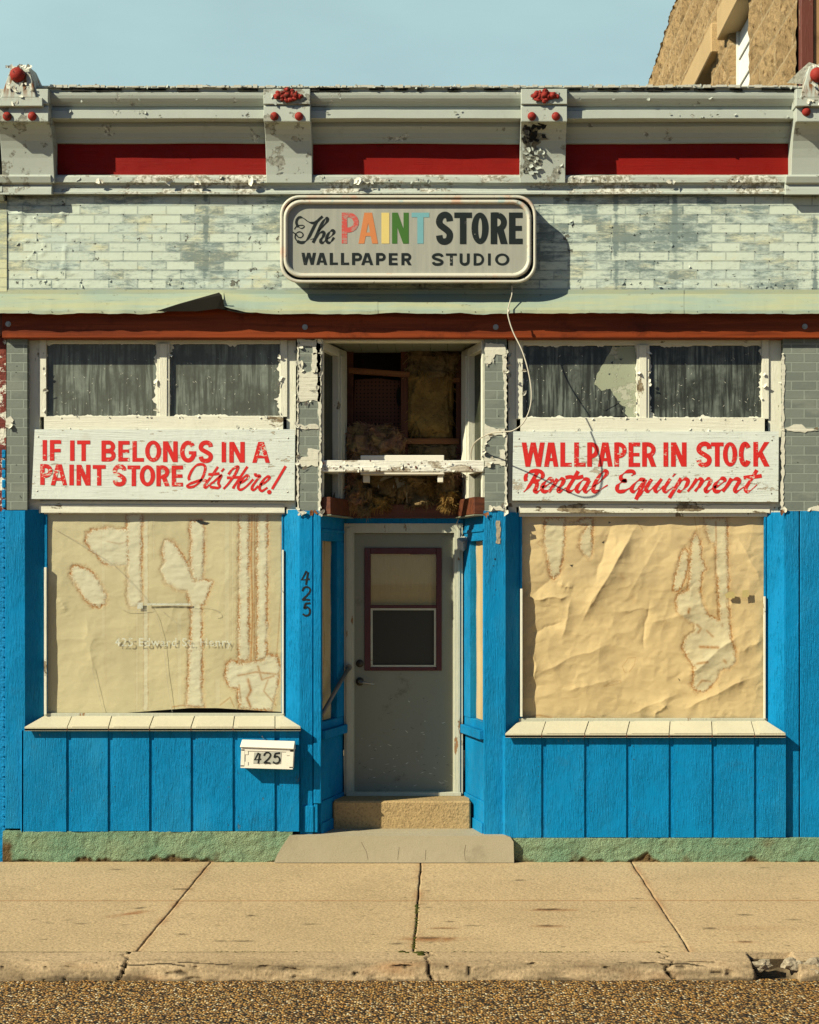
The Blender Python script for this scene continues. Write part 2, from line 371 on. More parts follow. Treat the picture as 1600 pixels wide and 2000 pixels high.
M['board'] = paint('weathered_sign_board', BOARD, .05, 'h', (.46, .41, .32), .145, 24, .6, .25, .3, (.42, .36, .26), .35)
M['red_letter'] = letter_mat('red_sign_lettering', (.60, .022, .018), (.62, .58, .46), .085)
M['black_letter'] = letter_mat('black_sign_lettering', (.010, .015, .014), (.40, .39, .33), .04, 70)
M['l_red'] = letter_mat('rubbed_red_letter', (.56, .085, .07), (.42, .22, .18), .16, 60)
M['l_orange'] = letter_mat('orange_letter', (.60, .215, .075), (.5, .3, .15), 0)
M['l_yellow'] = letter_mat('pale_yellow_letter', (.70, .55, .19), (.5, .45, .3), 0)
M['l_green'] = letter_mat('green_letter', (.050, .15, .025), (.3, .32, .2), .0)
M['l_blue'] = letter_mat('pale_blue_letter', (.17, .39, .42), (.3, .4, .4), 0)
def etched():
    t = NT('faded_white_lettering'); t.done((.62, .64, .54), .6); tr = t.t.nodes.new('ShaderNodeBsdfTransparent'); mx = t.t.nodes.new('ShaderNodeMixShader')
    t.set(mx.inputs[0], t.mr(t.noise(30, 6, .7), .36, .58, .25, .80)); t.t.links.new(tr.outputs[0], mx.inputs[1]); t.t.links.new(t.b.outputs[0], mx.inputs[2]); t.t.links.new(mx.outputs[0], t.out.inputs[0]); return t.m
M['etched'] = etched()
def face_mat():
    t = NT('grimy_plastic_sign_face')
    c = t.mix(t.mr(t.noise(1.0, 6, .6, t.vec((22, 22, 1.4))), .35, .7), (.33, .335, .285), (.40, .40, .335))
    c = t.mix(t.mr(t.noise(1.5, 4), .4, .7, 0, .6), c, (.29, .285, .235))
    c = t.mix(t.mr(t.noise(50, 5, .7), .64, .7, 0, .4), c, (.5, .48, .4))
    return t.done(c, .45, None, .35)
M['sign_face'] = face_mat()
def frame_mat():
    t = NT('peeling_pink_and_cream_sign_frame')
    c = t.mix(t.mr(t.noise(4.5, 6, .65), .54, .68), (.57, .55, .45), (.60, .41, .30))
    c = t.mix(t.mr(t.noise(7, 6, .65, t.vec((1, 1, 1), (5, 5, 5))), .6, .68), c, (.42, .50, .46))
    c = t.mix(t.mr(t.noise(22, 8, .7), .62, .66), c, (.2, .15, .1))
    return t.done(c, .45, t.bump(t.noise(20, 5), .2, .004), .4)
M['sign_frame'] = frame_mat()
M['sign_body'] = paint('weathered_sign_housing', (.30, .29, .22), .2, None, (.36, .22, .14), .16, 9, .5, .35, .3)
def fluff(name, a, b, c3):
    t = NT(name)
    c = t.mix(t.mr(t.noise(7, 7, .65), .35, .65), a, b)
    c = t.mix(t.mr(t.noise(13, 6, .7), .56, .68), c, c3)
    return t.done(c, .95, t.bump(t.noise(45, 7, .7), 1.0, .03), .05)
M['ins_yellow'] = fluff('yellow_glass_wool', (.52, .31, .09), (.30, .18, .06), (.10, .075, .04))
M['ins_pink'] = fluff('pink_glass_wool', (.52, .25, .15), (.56, .36, .14), (.15, .10, .06))
M['ins_dark'] = fluff('sooty_glass_wool', (.22, .15, .07), (.36, .25, .12), (.06, .045, .028))
def peg_mat():
    t = NT('perforated_hardboard'); x, y, z = t.sep()
    fx = t.math('SUBTRACT', t.math('FRACT', t.math('MULTIPLY', x, 34.0)), .5); fz = t.math('SUBTRACT', t.math('FRACT', t.math('MULTIPLY', z, 34.0)), .5)
    d = t.math('SQRT', t.math('ADD', t.math('MULTIPLY', fx, fx), t.math('MULTIPLY', fz, fz)))
    c = t.mix(t.mr(d, .17, .23), (.012, .008, .006), (.135, .055, .034))
    return t.done(c, .8, None, .15)
M['peg'] = peg_mat()
M['moss'] = fluff('green_moss', (.06, .075, .018), (.10, .10, .02), (.03, .03, .012))
M['weed'] = fluff('torn_white_render', (.70, .68, .58), (.60, .57, .46), (.40, .36, .28))
M['soffit'] = paint('dim_soffit_boards', (.24, .25, .18), .1, None, None, 0, 1, .7, .2, .3)
M['roof'] = paint('roof_felt', (.10, .10, .09), .2, None, None, 0, 1, .9, .1)
M['asphalt'] = concrete('low_bounce_asphalt', (.050, .046, .042), (.065, .060, .055), 120, .5)  # kept dark so the unseen road bounces little light
M['ground'] = concrete('bare_earth_ground', (.17, .12, .07), (.22, .16, .09), 60, .5)
M['chunk'] = concrete('broken_concrete', (.25, .20, .135), (.40, .34, .24), 40, 1.0, .5)
M['roof_edge'] = paint('weathered_white_roof_edge', (.55, .54, .46), .15, None, (.08, .07, .05), .14, 14, .8, .1, .5)
M['bare_tin'] = concrete('bare_corroded_tin', (.20, .20, .16), (.30, .30, .25), 90, .8, .3)
M['remnant'] = paint('old_white_paint_remnant', (.68, .66, .54), .08, 'h', (.40, .38, .30), .13, 16, .65, .2, .3, (.3, .26, .18), .5, (.22, .23, .19))

# ---------------------------------------------------------------- mesh building
def catmull(pts, n=8):
    """Smooth curve through points of any dimension."""
    P = [tuple(p) for p in pts]; P = [P[0]] + P + [P[-1]]; out = []
    for i in range(1, len(P) - 2):
        p0, p1, p2, p3 = P[i - 1:i + 3]
        for j in range(n):
            t = j / n
            out.append(tuple(.5 * (2 * b + (c - a) * t + (2 * a - 5 * b + 4 * c - d) * t * t + (3 * b - a - 3 * c + d) * t ** 3) for a, b, c, d in zip(p0, p1, p2, p3)))
    out.append(P[-2]); return out
class MB:
    def __init__(s): s.v, s.f, s.mi = [], [], []
    def add(s, verts, faces, m=0):
        o = len(s.v); s.v += [tuple(p) for p in verts]
        for f in faces: s.f.append([i + o for i in f]); s.mi.append(m)
    def hexa(s, p, m=0): s.add(p, [(0, 3, 2, 1), (4, 5, 6, 7), (0, 1, 5, 4), (1, 2, 6, 5), (2, 3, 7, 6), (3, 0, 4, 7)], m)
    def box(s, x0, x1, y0, y1, z0, z1, m=0):
        s.hexa([(x0, y0, z0), (x1, y0, z0), (x1, y1, z0), (x0, y1, z0), (x0, y0, z1), (x1, y0, z1), (x1, y1, z1), (x0, y1, z1)], m)
    def pbox(s, a, b, t, u, y, th, m=0):
        """Box whose front face fills photo columns a..b and rows t..u at depth y."""
        s.box(X(a, y), X(b, y), y, y + th, Z(u, y), Z(t, y), m)
    def prism(s, prof, x0, x1, m=0, n=1):
        N = len(prof); vs = []
        for i in range(n + 1):
            x = x0 + (x1 - x0) * i / n; vs += [(x, y, z) for y, z in prof]
        fs = [(i * N + j, i * N + (j + 1) % N, (i + 1) * N + (j + 1) % N, (i + 1) * N + j) for i in range(n) for j in range(N)]
        fs += [tuple(range(N - 1, -1, -1)), tuple(range(n * N, n * N + N))]
        s.add(vs, fs, m)
    def plate(s, pts, y, th=.002, m=0):
        N = len(pts)
        vs = [(x, y, z) for x, z in pts] + [(x, y + th, z) for x, z in pts]
        s.add(vs, [tuple(range(N)), tuple(range(2 * N - 1, N - 1, -1))] + [(i, (i + 1) % N, N + (i + 1) % N, N + i) for i in range(N)], m)
    def tube(s, path, r, n=8, m=0):
        P = [Vector(p) for p in path]; vs = []; fs = []
        rr = r if isinstance(r, (list, tuple)) else [r] * len(P)
        for i, p in enumerate(P):
            d = (P[min(i + 1, len(P) - 1)] - P[max(i - 1, 0)]).normalized()
            u = d.cross(Vector((.31, .2, .93))).normalized(); w = d.cross(u)
            vs += [p + rr[i] * (math.cos(2 * math.pi * q / n) * u + math.sin(2 * math.pi * q / n) * w) for q in range(n)]
        for i in range(len(P) - 1):
            fs += [(i * n + q, i * n + (q + 1) % n, (i + 1) * n + (q + 1) % n, (i + 1) * n + q) for q in range(n)]
        fs += [tuple(range(n - 1, -1, -1)), tuple(range(len(P) * n - n, len(P) * n))]
        s.add(vs, fs, m)
    def ribbon(s, pts, y, m=0, closed=False):
        """Flat painted stroke through (x, z, width) facing the street."""
        N = len(pts); L = []; Rr = []
        for i, (x, z, w) in enumerate(pts):
            a = pts[(i - 1) % N if closed else max(i - 1, 0)]; b = pts[(i + 1) % N if closed else min(i + 1, N - 1)]
            d = Vector((b[0] - a[0], b[1] - a[1]))
            d = d.normalized() if d.length > 1e-9 else Vector((1, 0)); nx, nz = -d.y, d.x
            L.append((x + nx * w / 2, y, z + nz * w / 2)); Rr.append((x - nx * w / 2, y, z - nz * w / 2))
        s.add(L + Rr, [(i, (i + 1) % N, N + (i + 1) % N, N + i) for i in range(N if closed else N - 1)], m)
    def slab(s, A, B, u0, u1, z0, z1, t0, t1, m=0):
        """Box on the upright plane A-B (plan points), u along it, t out of it towards the street side."""
        dx, dy = B[0] - A[0], B[1] - A[1]; L = math.hypot(dx, dy); nx, ny = dy / L, -dx / L
        if ny > 0: nx, ny = -nx, -ny
        def p(u, t, z): return (A[0] + dx * u + nx * t, A[1] + dy * u + ny * t, z)
        s.hexa([p(u0, t0, z0), p(u1, t0, z0), p(u1, t1, z0), p(u0, t1, z0), p(u0, t0, z1), p(u1, t0, z1), p(u1, t1, z1), p(u0, t1, z1)], m)
    def ball(s, c, r, sc=(1, 1, 1), n=12, m=0, wob=0, sd=0):
        vs = []; fs = []; h = n // 2
        for i in range(h + 1):
            a = math.pi * i / h
            for j in range(n):
                b = 2 * math.pi * j / n; q = r * (1 + wob * math.sin(3.1 * i + 2.3 * j + sd) * math.sin(1.7 * j - 2.9 * i + 2 * sd))
                vs.append((c[0] + q * sc[0] * math.sin(a) * math.cos(b), c[1] + q * sc[1] * math.sin(a) * math.sin(b), c[2] + q * sc[2] * math.cos(a)))
        for i in range(h):
            for j in range(n): fs.append((i * n + j, i * n + (j + 1) % n, (i + 1) * n + (j + 1) % n, (i + 1) * n + j))
        s.add(vs, fs, m)
    def flakes(s, n, at, size, m=0, up=(0, -1, 0), lift=.8):
        """Curled chips of loose paint: small ragged sheets hinged on the surface."""
        for _ in range(n):
            c = Vector(at()); r = rnd.uniform(*size); k_ = rnd.randint(5, 7)
            nrm = Vector(up); a = nrm.cross(Vector((.3, .1, .95))).normalized(); b = nrm.cross(a)
            th = rnd.uniform(0, 6.28); u = math.cos(th) * a + math.sin(th) * b; w = nrm.cross(u)
            tilt = rnd.uniform(.15, lift); q = []
            for i in range(k_):
                g = 6.283 * i / k_ + rnd.uniform(-.35, .35); rr = r * rnd.uniform(.5, 1.1)
                du, dw = rr * math.cos(g) * 1.5, rr * math.sin(g)
                q.append(c + u * du + w * dw + nrm * (.002 + tilt * max(0, dw + r * .4) * (1 + .6 * max(0, dw) / r)))
            s.add([c + nrm * .003] + q, [(0, i + 1, (i + 1) % k_ + 1) for i in range(k_)], m)
    def ragged(s, p0, p1, into, y, amp, step=5.0, m=0, th=.002):
        """A torn paint edge along a photo line, biting a varying way into the pane beside it."""
        n = max(3, int(math.hypot(p1[0] - p0[0], p1[1] - p0[1]) / step)); a = []; b = []
        for i in range(n + 1):
            f = i / n; px = p0[0] + (p1[0] - p0[0]) * f; py = p0[1] + (p1[1] - p0[1]) * f
            q = amp * (.12 + 3.4 * max(0, fbm(px * .05 + 3.3, py * .05 + y * 50, 4, 5) - .53)) * rnd.uniform(.4, 1.3)
            a.append((X(px, y), Z(py, y))); b.append((X(px + into[0] * q, y), Z(py + into[1] * q, y)))
        s.plate(a + b[::-1], y, th, m)
    def patch(s, poly, y, th=.003, m=0, jit=1.6, step=5.0):
        """A ragged remnant of paint or facing, outline given in photo pixels."""
        out = []
        for i, p in enumerate(poly):
            q = poly[(i + 1) % len(poly)]; n = max(1, int(math.hypot(q[0] - p[0], q[1] - p[1]) / step))
            for j in range(n):
                f = j / n; out.append((X(p[0] + (q[0] - p[0]) * f + rnd.uniform(-jit, jit), y), Z(p[1] + (q[1] - p[1]) * f + rnd.uniform(-jit, jit), y)))
        s.plate(out, y, th, m)
    def build(s, name, mats, parent=None, bevel=0.0, smooth=False):
        me = bpy.data.meshes.new(name); me.from_pydata(s.v, [], s.f); me.update()
        for mm in (mats if isinstance(mats, (list, tuple)) else [mats]): me.materials.append(M[mm] if isinstance(mm, str) else mm)
        me.polygons.foreach_set('material_index', s.mi)
        if smooth: me.polygons.foreach_set('use_smooth', [True] * len(s.f))
        o = bpy.data.objects.new(name, me); COL.objects.link(o)
        if bevel:
            b = o.modifiers.new('bevel', 'BEVEL'); b.width = bevel; b.segments = 1; b.limit_method = 'ANGLE'; b.angle_limit = R(40)
        attach(o, parent); return o
def attach(o, parent):
    if parent is None: return
    o.parent = parent
    L = parent.location if parent.type == 'EMPTY' else Vector((0, 0, 0))
    o.matrix_parent_inverse = Matrix.Translation(-L)
def sheet(name, Pn, attrs, mats, parent=None, smooth=True):
    """Grid of points (rows, columns, 3) as one mesh with float attributes."""
    h, w, _ = Pn.shape; idx = np.arange(h * w).reshape(h, w)
    f = np.stack([idx[:-1, :-1], idx[:-1, 1:], idx[1:, 1:], idx[1:, :-1]], -1).reshape(-1, 4)
    me = bpy.data.meshes.new(name); me.from_pydata(Pn.reshape(-1, 3).tolist(), [], f.tolist()); me.update()
    for kx, a in attrs.items(): me.attributes.new(kx, 'FLOAT', 'POINT').data.foreach_set('value', np.asarray(a, np.float32).ravel())
    for mm in (mats if isinstance(mats, (list, tuple)) else [mats]): me.materials.append(M[mm])
    if smooth: me.polygons.foreach_set('use_smooth', [True] * len(me.polygons))
    o = bpy.data.objects.new(name, me); COL.objects.link(o); attach(o, parent); return o
def tag(o, label=None, cat=None, group=None, kind=None):
    for kx, q in (('label', label), ('category', cat), ('group', group), ('kind', kind)):
        if q: o[kx] = q
    return o
def thing(name, label, cat, loc, group=None):
    o = bpy.data.objects.new(name, None); COL.objects.link(o); o.location = loc; o.empty_display_size = .2
    return tag(o, label, cat, group)

# ---------------------------------------------------------------- lettering
def arc(cx, cy, rx, ry, a0, a1, n=20): return [(cx + rx * math.cos(R(a0 + (a1 - a0) * i / n)), cy + ry * math.sin(R(a0 + (a1 - a0) * i / n))) for i in range(n + 1)]
S_PTS = [(1, .23), (.93, .08), (.72, 0), (.45, -.01), (.16, .06), (0, .22), (.08, .36), (.36, .46), (.66, .55), (.93, .66), (1, .80), (.86, .95), (.55, 1.01), (.24, .99), (.06, .90), (0, .77)]
def glyph(ch, x0, x1, T, B, t, h=None):
    """Sign-painter's capital in the box x0..x1, T..B (y down): list of strokes ('L', points, width) or fills ('P', points)."""
    h = h or t * .9; Wd, H = x1 - x0, B - T; xm = (x0 + x1) / 2; a, b, c, d = x0 + t / 2, x1 - t / 2, T + h / 2, B - h / 2; m = (T + B) / 2
    def rect(p, q, r, s_): return ('P', [(p, r), (q, r), (q, s_), (p, s_)])
    stem = rect(x0, x0 + t, T, B)
    def diag(xt, xb, w): return ('P', [(xt - w / 2, T), (xt + w / 2, T), (xb + w / 2, B), (xb - w / 2, B)])
    if ch == 'I': return [rect(xm - t / 2, xm + t / 2, T, B)]
    if ch == 'L': return [stem, rect(x0, x1, B - h, B)]
    if ch == 'T': return [rect(x0, x1, T, T + h), rect(xm - t / 2, xm + t / 2, T, B)]
    if ch == 'E': return [stem, rect(x0, x1, T, T + h), rect(x0, x1 - t * .12, m - h * .45, m + h * .45), rect(x0, x1, B - h, B)]
    if ch == 'F': return [stem, rect(x0, x1, T, T + h), rect(x0, x1 - t * .12, m - h * .4, m + h * .5)]
    if ch == 'A': return [diag(xm - t * .16, x0 + t * .5, t * .98), diag(xm + t * .16, x1 - t * .5, t * .98), rect(x0 + Wd * .22, x1 - Wd * .22, B - H * .36, B - H * .36 + h * .8)]
    if ch == 'N': return [stem, rect(x1 - t, x1, T, B), diag(x0 + t * .55, x1 - t * .55, t * 1.08)]
    if ch == 'W': return [diag(x0 + t * .5, x0 + Wd * .27, t), diag(x0 + Wd * .49, x0 + Wd * .27, t * .9), diag(x0 + Wd * .51, x1 - Wd * .27, t * .9), diag(x1 - t * .5, x1 - Wd * .27, t)]
    if ch == 'O': return [('R', arc(xm, m, Wd / 2, H / 2, 0, 360, 36)[:-1], arc(xm, m, Wd / 2 - t, H / 2 - h, 0, 360, 36)[:-1])]
    if ch in 'CG':
        p = arc(xm, m, Wd / 2 - t / 2, H / 2 - h / 2, -38, -322, 30) if ch == 'C' else arc(xm, m, Wd / 2 - t / 2, H / 2 - h / 2, -38, -350, 32)
        o = [('L', p, t)]
        if ch == 'G': o += [rect(xm + Wd * .04, x1, m - h * .12, m + h * .72), rect(x1 - t, x1, m, m + H * .22)]
        return o
    if ch == 'S': return [('L', catmull([(a + (b - a) * u, c + (d - c) * v) for u, v in S_PTS], 5), t)]
    if ch == 'U': return [('L', [(a, T), (a, B - H * .35)] + arc(xm, B - H * .35, b - xm, H * .35 - h / 2, 180, 0, 16) + [(b, B - H * .35), (b, T)], t)]
    def bowl(y0, y1, xr):
        r = (y1 - y0) / 2; rx = min(r * 1.05, (xr - x0) * .55)
        return ('L', [(x0 + t * .3, y0), (xr - rx, y0)] + arc(xr - rx, (y0 + y1) / 2, rx, r, -90, 90, 14) + [(x0 + t * .3, y1)], (t + h) / 2)
    if ch == 'D': return [stem, bowl(c, d, b)]
    if ch == 'P': return [stem, bowl(c, T + H * .56, b)]
    if ch == 'B': return [stem, bowl(c, m - h * .08, b - t * .12), bowl(m + h * .08, d, b)]
    if ch == 'R': return [stem, bowl(c, T + H * .54, b - t * .08), ('P', [(x0 + Wd * .36, T + H * .56), (x0 + Wd * .36 + t * 1.05, T + H * .52), (x1, B), (x1 - t * 1.08, B)])]
    if ch == 'K': return [stem, ('P', [(x1 - t * 1.1, T), (x1, T), (x0 + t * .9, m + H * .2), (x0 + t * .9, m - H * .02)]), ('P', [(x0 + t * 1.0, m - H * .02 + t * .2), (x0 + t * 1.85, m - H * .13), (x1 + t * .05, B), (x1 - t * 1.1, B)])]
    if ch == '4': return [('L', [(x0 + Wd * .62, T), (x0, B - H * .34), (x1, B - H * .40)], t), ('L', [(x0 + Wd * .82, T + H * .1), (x0 + Wd * .55, B)], t)]
    if ch == '2': return [('L', catmull([(x0, T + H * .3), (x0 + Wd * .25, T + H * .04), (x0 + Wd * .7, T), (x1, T + H * .2), (x0 + Wd * .8, T + H * .48), (x0 + Wd * .3, T + H * .78), (x0, B - t * .3)], 6), t), ('L', [(x0, B - t * .3), (x0 + Wd * .45, B - t * .55), (x1 * .97 + x0 * .03, B - t * .3)], t)]
    if ch == '5': return [('L', [(x1, T + t * .3), (x0 + Wd * .35, T + t * .5)], t), ('L', catmull([(x0 + Wd * .38, T + t * .3), (x0 + Wd * .2, T + H * .42), (x0 + Wd * .6, T + H * .34), (x1 - Wd * .06, T + H * .55), (x0 + Wd * .85, B - H * .14), (x0 + Wd * .4, B - t * .2), (x0, B - H * .16)], 6), t)]
    return []
def nib(pts, wmax, wmin=.22, phi=40, n=7):
    """Brush stroke: heavy on the slanted down-stroke, thin on the up-stroke."""
    q = catmull(pts, n); o = []
    for i, (x, y) in enumerate(q):
        a = q[max(i - 1, 0)]; b = q[min(i + 1, len(q) - 1)]
        th = math.atan2(-(b[1] - a[1]), b[0] - a[0]); f = abs(math.sin(th - R(phi)))
        f = min(1, max(0, (f - .05) / .36)); f = f * f * (3 - 2 * f)
        o.append((x, y, wmax * (wmin + (1 - wmin) * f)))
    for i in range(2, len(o) - 2): pass
    w = [p[2] for p in o]
    w = [(w[max(i - 1, 0)] + 2 * w[i] + w[min(i + 1, len(w) - 1)]) / 4 for i in range(len(w))]
    return [(p[0], p[1], ww) for p, ww in zip(o, w)]
class Lettering:
    """Strokes given in the coordinates of an enlarged crop (origin ox, oy; scale sc) laid on the plane at depth y."""
    def __init__(s, ox, oy, sc, y): s.mb = MB(); s.o = (ox, oy, sc); s.y = y; s.k = 0
    def pt(s, p): ox, oy, sc = s.o; return (X(ox + p[0] / sc, s.y), Z(oy + p[1] / sc, s.y))
    def _y(s): s.k += 1; return s.y - .00012 * (s.k % 7)
    def stroke(s, pts3):
        ox, oy, sc = s.o; f = S0 * (D + s.y) / D / sc
        s.mb.ribbon([(*s.pt(p), p[2] * f) for p in pts3], s._y())
    def put(s, ch, x0, x1, T, B, t, h=None):
        for e in glyph(ch, x0, x1, T, B, t, h):
            if e[0] == 'P': y = s._y(); s.mb.add([(p[0], y, p[1]) for p in map(s.pt, e[1])], [tuple(range(len(e[1])))])
            elif e[0] == 'R':
                y = s._y(); N = len(e[1]); s.mb.add([(p[0], y, p[1]) for p in map(s.pt, e[1] + e[2])], [(i, (i + 1) % N, N + (i + 1) % N, N + i) for i in range(N)])
            else: s.stroke([(p[0], p[1], e[2]) for p in e[1]])
    def disc(s, cx, cy, r): y = s._y(); s.mb.add([(p[0], y, p[1]) for p in map(s.pt, arc(cx, cy, r, r, 0, 360, 20)[:-1])], [tuple(range(20))])

# ================================================================ ground
def gpt(px, py):
    """Point of the sidewalk (z = 0) seen at a photo pixel."""
    d = CZ / ((py - 1130) * S0 / D); return CX + (px - 868) * S0 * d / D, d - D
def joint_axis(lo, hi, step, joints, w=.0045):
    a = list(np.arange(lo, hi, step))
    a = [q for q in a if all(abs(q - j) > .022 for j in joints)]
    for j in joints: a += [j - .016, j - w * 1.9, j - w, j + w, j + w * 1.9, j + .016]
    return np.array(sorted(a))
JX = [-4.49, -2.965, -1.44, .0856, 1.607, 3.13, 4.65]; JY = [-1.515]
xs = joint_axis(-6, 6.2, .02, JX, .0026); ys = joint_axis(-3.012, -.03, .018, JY, .0028)
ys = np.append(ys, [-.028])
GX, GY = np.meshgrid(xs, ys)
gz = -.004 + .006 * (fbm(GX * .8, GY * .8, 4, 3) - .5)
px_ = GX.copy(); py_ = GY.copy()
for j in JX:
    near = np.exp(-((GX - j) / .03) ** 2)
    inside = np.abs(GX - j) < .0027
    side = np.sign(GX - j) * (np.abs(GX - j) < .0060)
    wid = .005 * np.maximum(0, fbm(GY * 9, GX * 0 + j, 4, 8) - .42)
    px_ += near * .010 * (fbm(GY * 5 + j, GX * 0 + 4, 4, 9) - .5) + side * wid
    gz = np.where(inside, -.035, gz)
for j in JY:
    inside = np.abs(GY - j) < .0029
    py_ += np.exp(-((GY - j) / .03) ** 2) * .010 * (fbm(GX * 4, GY * 0, 3, 11) - .5)
    gz = np.where(inside, -.016, gz)
stain = np.zeros_like(GX); rust = np.zeros_like(GX)
def spot(px, py, rx, ry, amt=1.0, kind='s', ang=0.0):
    cx, cy = gpt(px, py); c, s_ = math.cos(ang), math.sin(ang)
    u = (GX - cx) * c + (GY - cy) * s_; v = -(GX - cx) * s_ + (GY - cy) * c
    r = np.sqrt((u / rx) ** 2 + (v / ry) ** 2) + .9 * (fbm(GX * 30, GY * 30, 3, 21) - .5)
    q = amt * np.clip(1.25 - r, 0, 1) ** 1.3
    if kind == 's': np.maximum(stain, q, out=stain)
    else: np.maximum(rust, q, out=rust)
for a in [(273, 1772, .05, .03, .9, 's', .6), (355, 1735, .08, .022), (227, 1697, .06, .03, .8), (490, 1787, .03, .03, .8), (607, 1804, .05, .022, .7), (430, 1837, .05, .02, .9), (472, 1837, .08, .018, .8),
          (775, 1842, .06, .03, .7), (158, 1803, .06, .03, .5), (1075, 1775, .10, .035, .9), (1072, 1807, .07, .03, .7), (1455, 1786, .06, .03, .7), (1550, 1795, .06, .03, .6), (1385, 1812, .05, .03, .8),
          (1457, 1838, .06, .025, .6), (1015, 1718, .04, .03, .8), (925, 1807, .06, .02, .8), (880, 1799, .04, .02, .8), (865, 1813, .08, .02, .5), (840, 1831, .07, .03, .9), (835, 1738, .03, .03, .8), (1492, 1694, .04, .03, .7),
          (382, 1702, .04, .02, .7), (355, 1824, .04, .03, .7), (66, 1795, .02, .02, .9), (1248, 1754, .04, .025, .7)]: spot(*a)
for a in [(255, 1783, .17, .05, .75, 'r', .75), (842, 1833, .20, .08, .8, 'r'), (1075, 1776, .18, .05, .8, 'r'), (1072, 1808, .13, .04, .6, 'r'), (865, 1812, .10, .03, .6, 'r'), (1258, 1838, .10, .03, .4, 'r'), (1455, 1839, .1, .04, .5, 'r'), (1470, 1812, .3, .1, .15, 'r')]: spot(*a)
for _ in range(110):
    spot(rnd.uniform(0, 1600), rnd.uniform(1690, 1850), rnd.uniform(.008, .028), rnd.uniform(.008, .02), rnd.uniform(.3, .8))
for j in JX: rust = np.maximum(rust, .55 * np.exp(-((px_ - j) / .03) ** 2) * np.clip(fbm(GY * 4 + j, GX * 6, 3, 31) * 2.4 - .8, 0, 1))
rust = np.maximum(rust, .7 * np.exp(-((py_ + 1.515) / .012) ** 2))
stain = np.maximum(stain, (gz < -.014) * .95)
tag(sheet('sidewalk', np.stack([px_, py_, gz], -1), {'stain': stain, 'rust': rust}, 'sidewalk'), kind='structure')
b = MB(); b.box(-6, 6.2, -3.05, .5, -.3, -.04); tag(b.build('sidewalk_bed', 'gap'), kind='structure')

# kerb
prof = catmull([(-3.019, -.06), (-3.020, -.010), (-3.028, -.003), (-3.10, -.004), (-3.19, -.007), (-3.232, -.016), (-3.258, -.038), (-3.282, -.085), (-3.30, -.13)], 6)
kx = np.arange(-6, 6.2, .009); P0 = np.array(prof); K = np.zeros((len(P0), len(kx), 3))
K[:, :, 0] = kx[None, :]; K[:, :, 1] = P0[:, 0:1]; K[:, :, 2] = P0[:, 1:2]
arc_s = np.concatenate([[0], np.cumsum(np.hypot(np.diff(P0[:, 0]), np.diff(P0[:, 1])))])[:, None] + 0 * kx[None, :]
KX = K[:, :, 0]
nz = fbm(KX * 6, arc_s * 14, 5, 41) - .5; big = fbm(KX * 1.1, arc_s * 2, 3, 42) - .5
front = np.clip((arc_s - .20) / .08, 0, 1)
K[:, :, 1] += -(nz * .034 + big * .030) * front; K[:, :, 2] += nz * .006 * (arc_s > .05)
bite = np.clip((ridged(KX * 3.1, arc_s * 9, 4, 43) - .80) * 9, 0, 1) * front
K[:, :, 1] += .02 * bite
kst = np.maximum(.55 * bite, front * (.10 + .5 * np.clip(fbm(KX * 5, arc_s * 18, 5, 54) * 2.4 - .95, 0, 1)))
pit = np.clip((vnoise(KX * 26, arc_s * 30, 55) - .86) * 12, 0, 1) * front; kst = np.maximum(kst, .9 * pit); K[:, :, 1] += .015 * pit
kst = np.maximum(kst, .74 * np.clip((arc_s - .355 - .07 * (fbm(KX * 3.5, KX * 0, 4, 44) - .5)) / .012, 0, 1))
kst = np.maximum(kst, .62 * np.exp(-((arc_s - .295) / .022) ** 2) * np.clip(fbm(KX * 2.5, arc_s * 10, 5, 57) * 3.4 - 1.2, 0, 1))
kst = np.maximum(kst, .5 * np.clip(fbm(KX * 2.2, arc_s * 5, 5, 47) * 3.2 - 1.75, 0, 1) * front)
krust = .5 * np.clip(fbm(KX * 3, arc_s * 8, 4, 45) * 4 - 2.3, 0, 1) * front
def kxp(px): return CX + (px - 868) * S0 * 9.17 / D
for px, wob in ((240, .05), (838, .03), (1303, .05)):       # cracks right through
    line = kxp(px) + wob * 2 * (fbm(arc_s * 16, arc_s * 0 + px, 3, 46) - .5)
    dd = np.abs(KX - line); cr = dd < .0075 * (.5 + vnoise(arc_s * 40, arc_s * 0 + px, 3))
    kst = np.where(cr, .97, kst); K[:, :, 1] += np.where(cr, .02, 0) * front; K[:, :, 2] -= np.where(cr, .012, 0)
for px, a, L in ((300, .29, .35), (400, .27, .3), (1330, .28, .25)):   # cracks along the face
    c = kxp(px); line = a + .05 * (fbm(KX * 4, KX * 0 + px, 4, 48) - .5)
    cr = (np.abs(arc_s - line) < .005) & (np.abs(KX - c) < L / 2); kst = np.where(cr, .95, kst)
hole = np.clip(1.25 - np.sqrt(((KX - kxp(1515)) / .10) ** 2) + .5 * (fbm(KX * 14, arc_s * 14, 3, 49) - .5), 0, 1)
hole = np.clip(hole * 3, 0, 1) * (arc_s > .06)
K[:, :, 1] += hole * .07; K[:, :, 2] -= hole * (.06 + .05 * fbm(KX * 20, arc_s * 20, 3, 50)); kst = np.maximum(kst, hole * .8)
tag(sheet('kerb', K, {'stain': np.clip(kst, 0, 1), 'rust': krust}, 'kerb'), kind='structure')

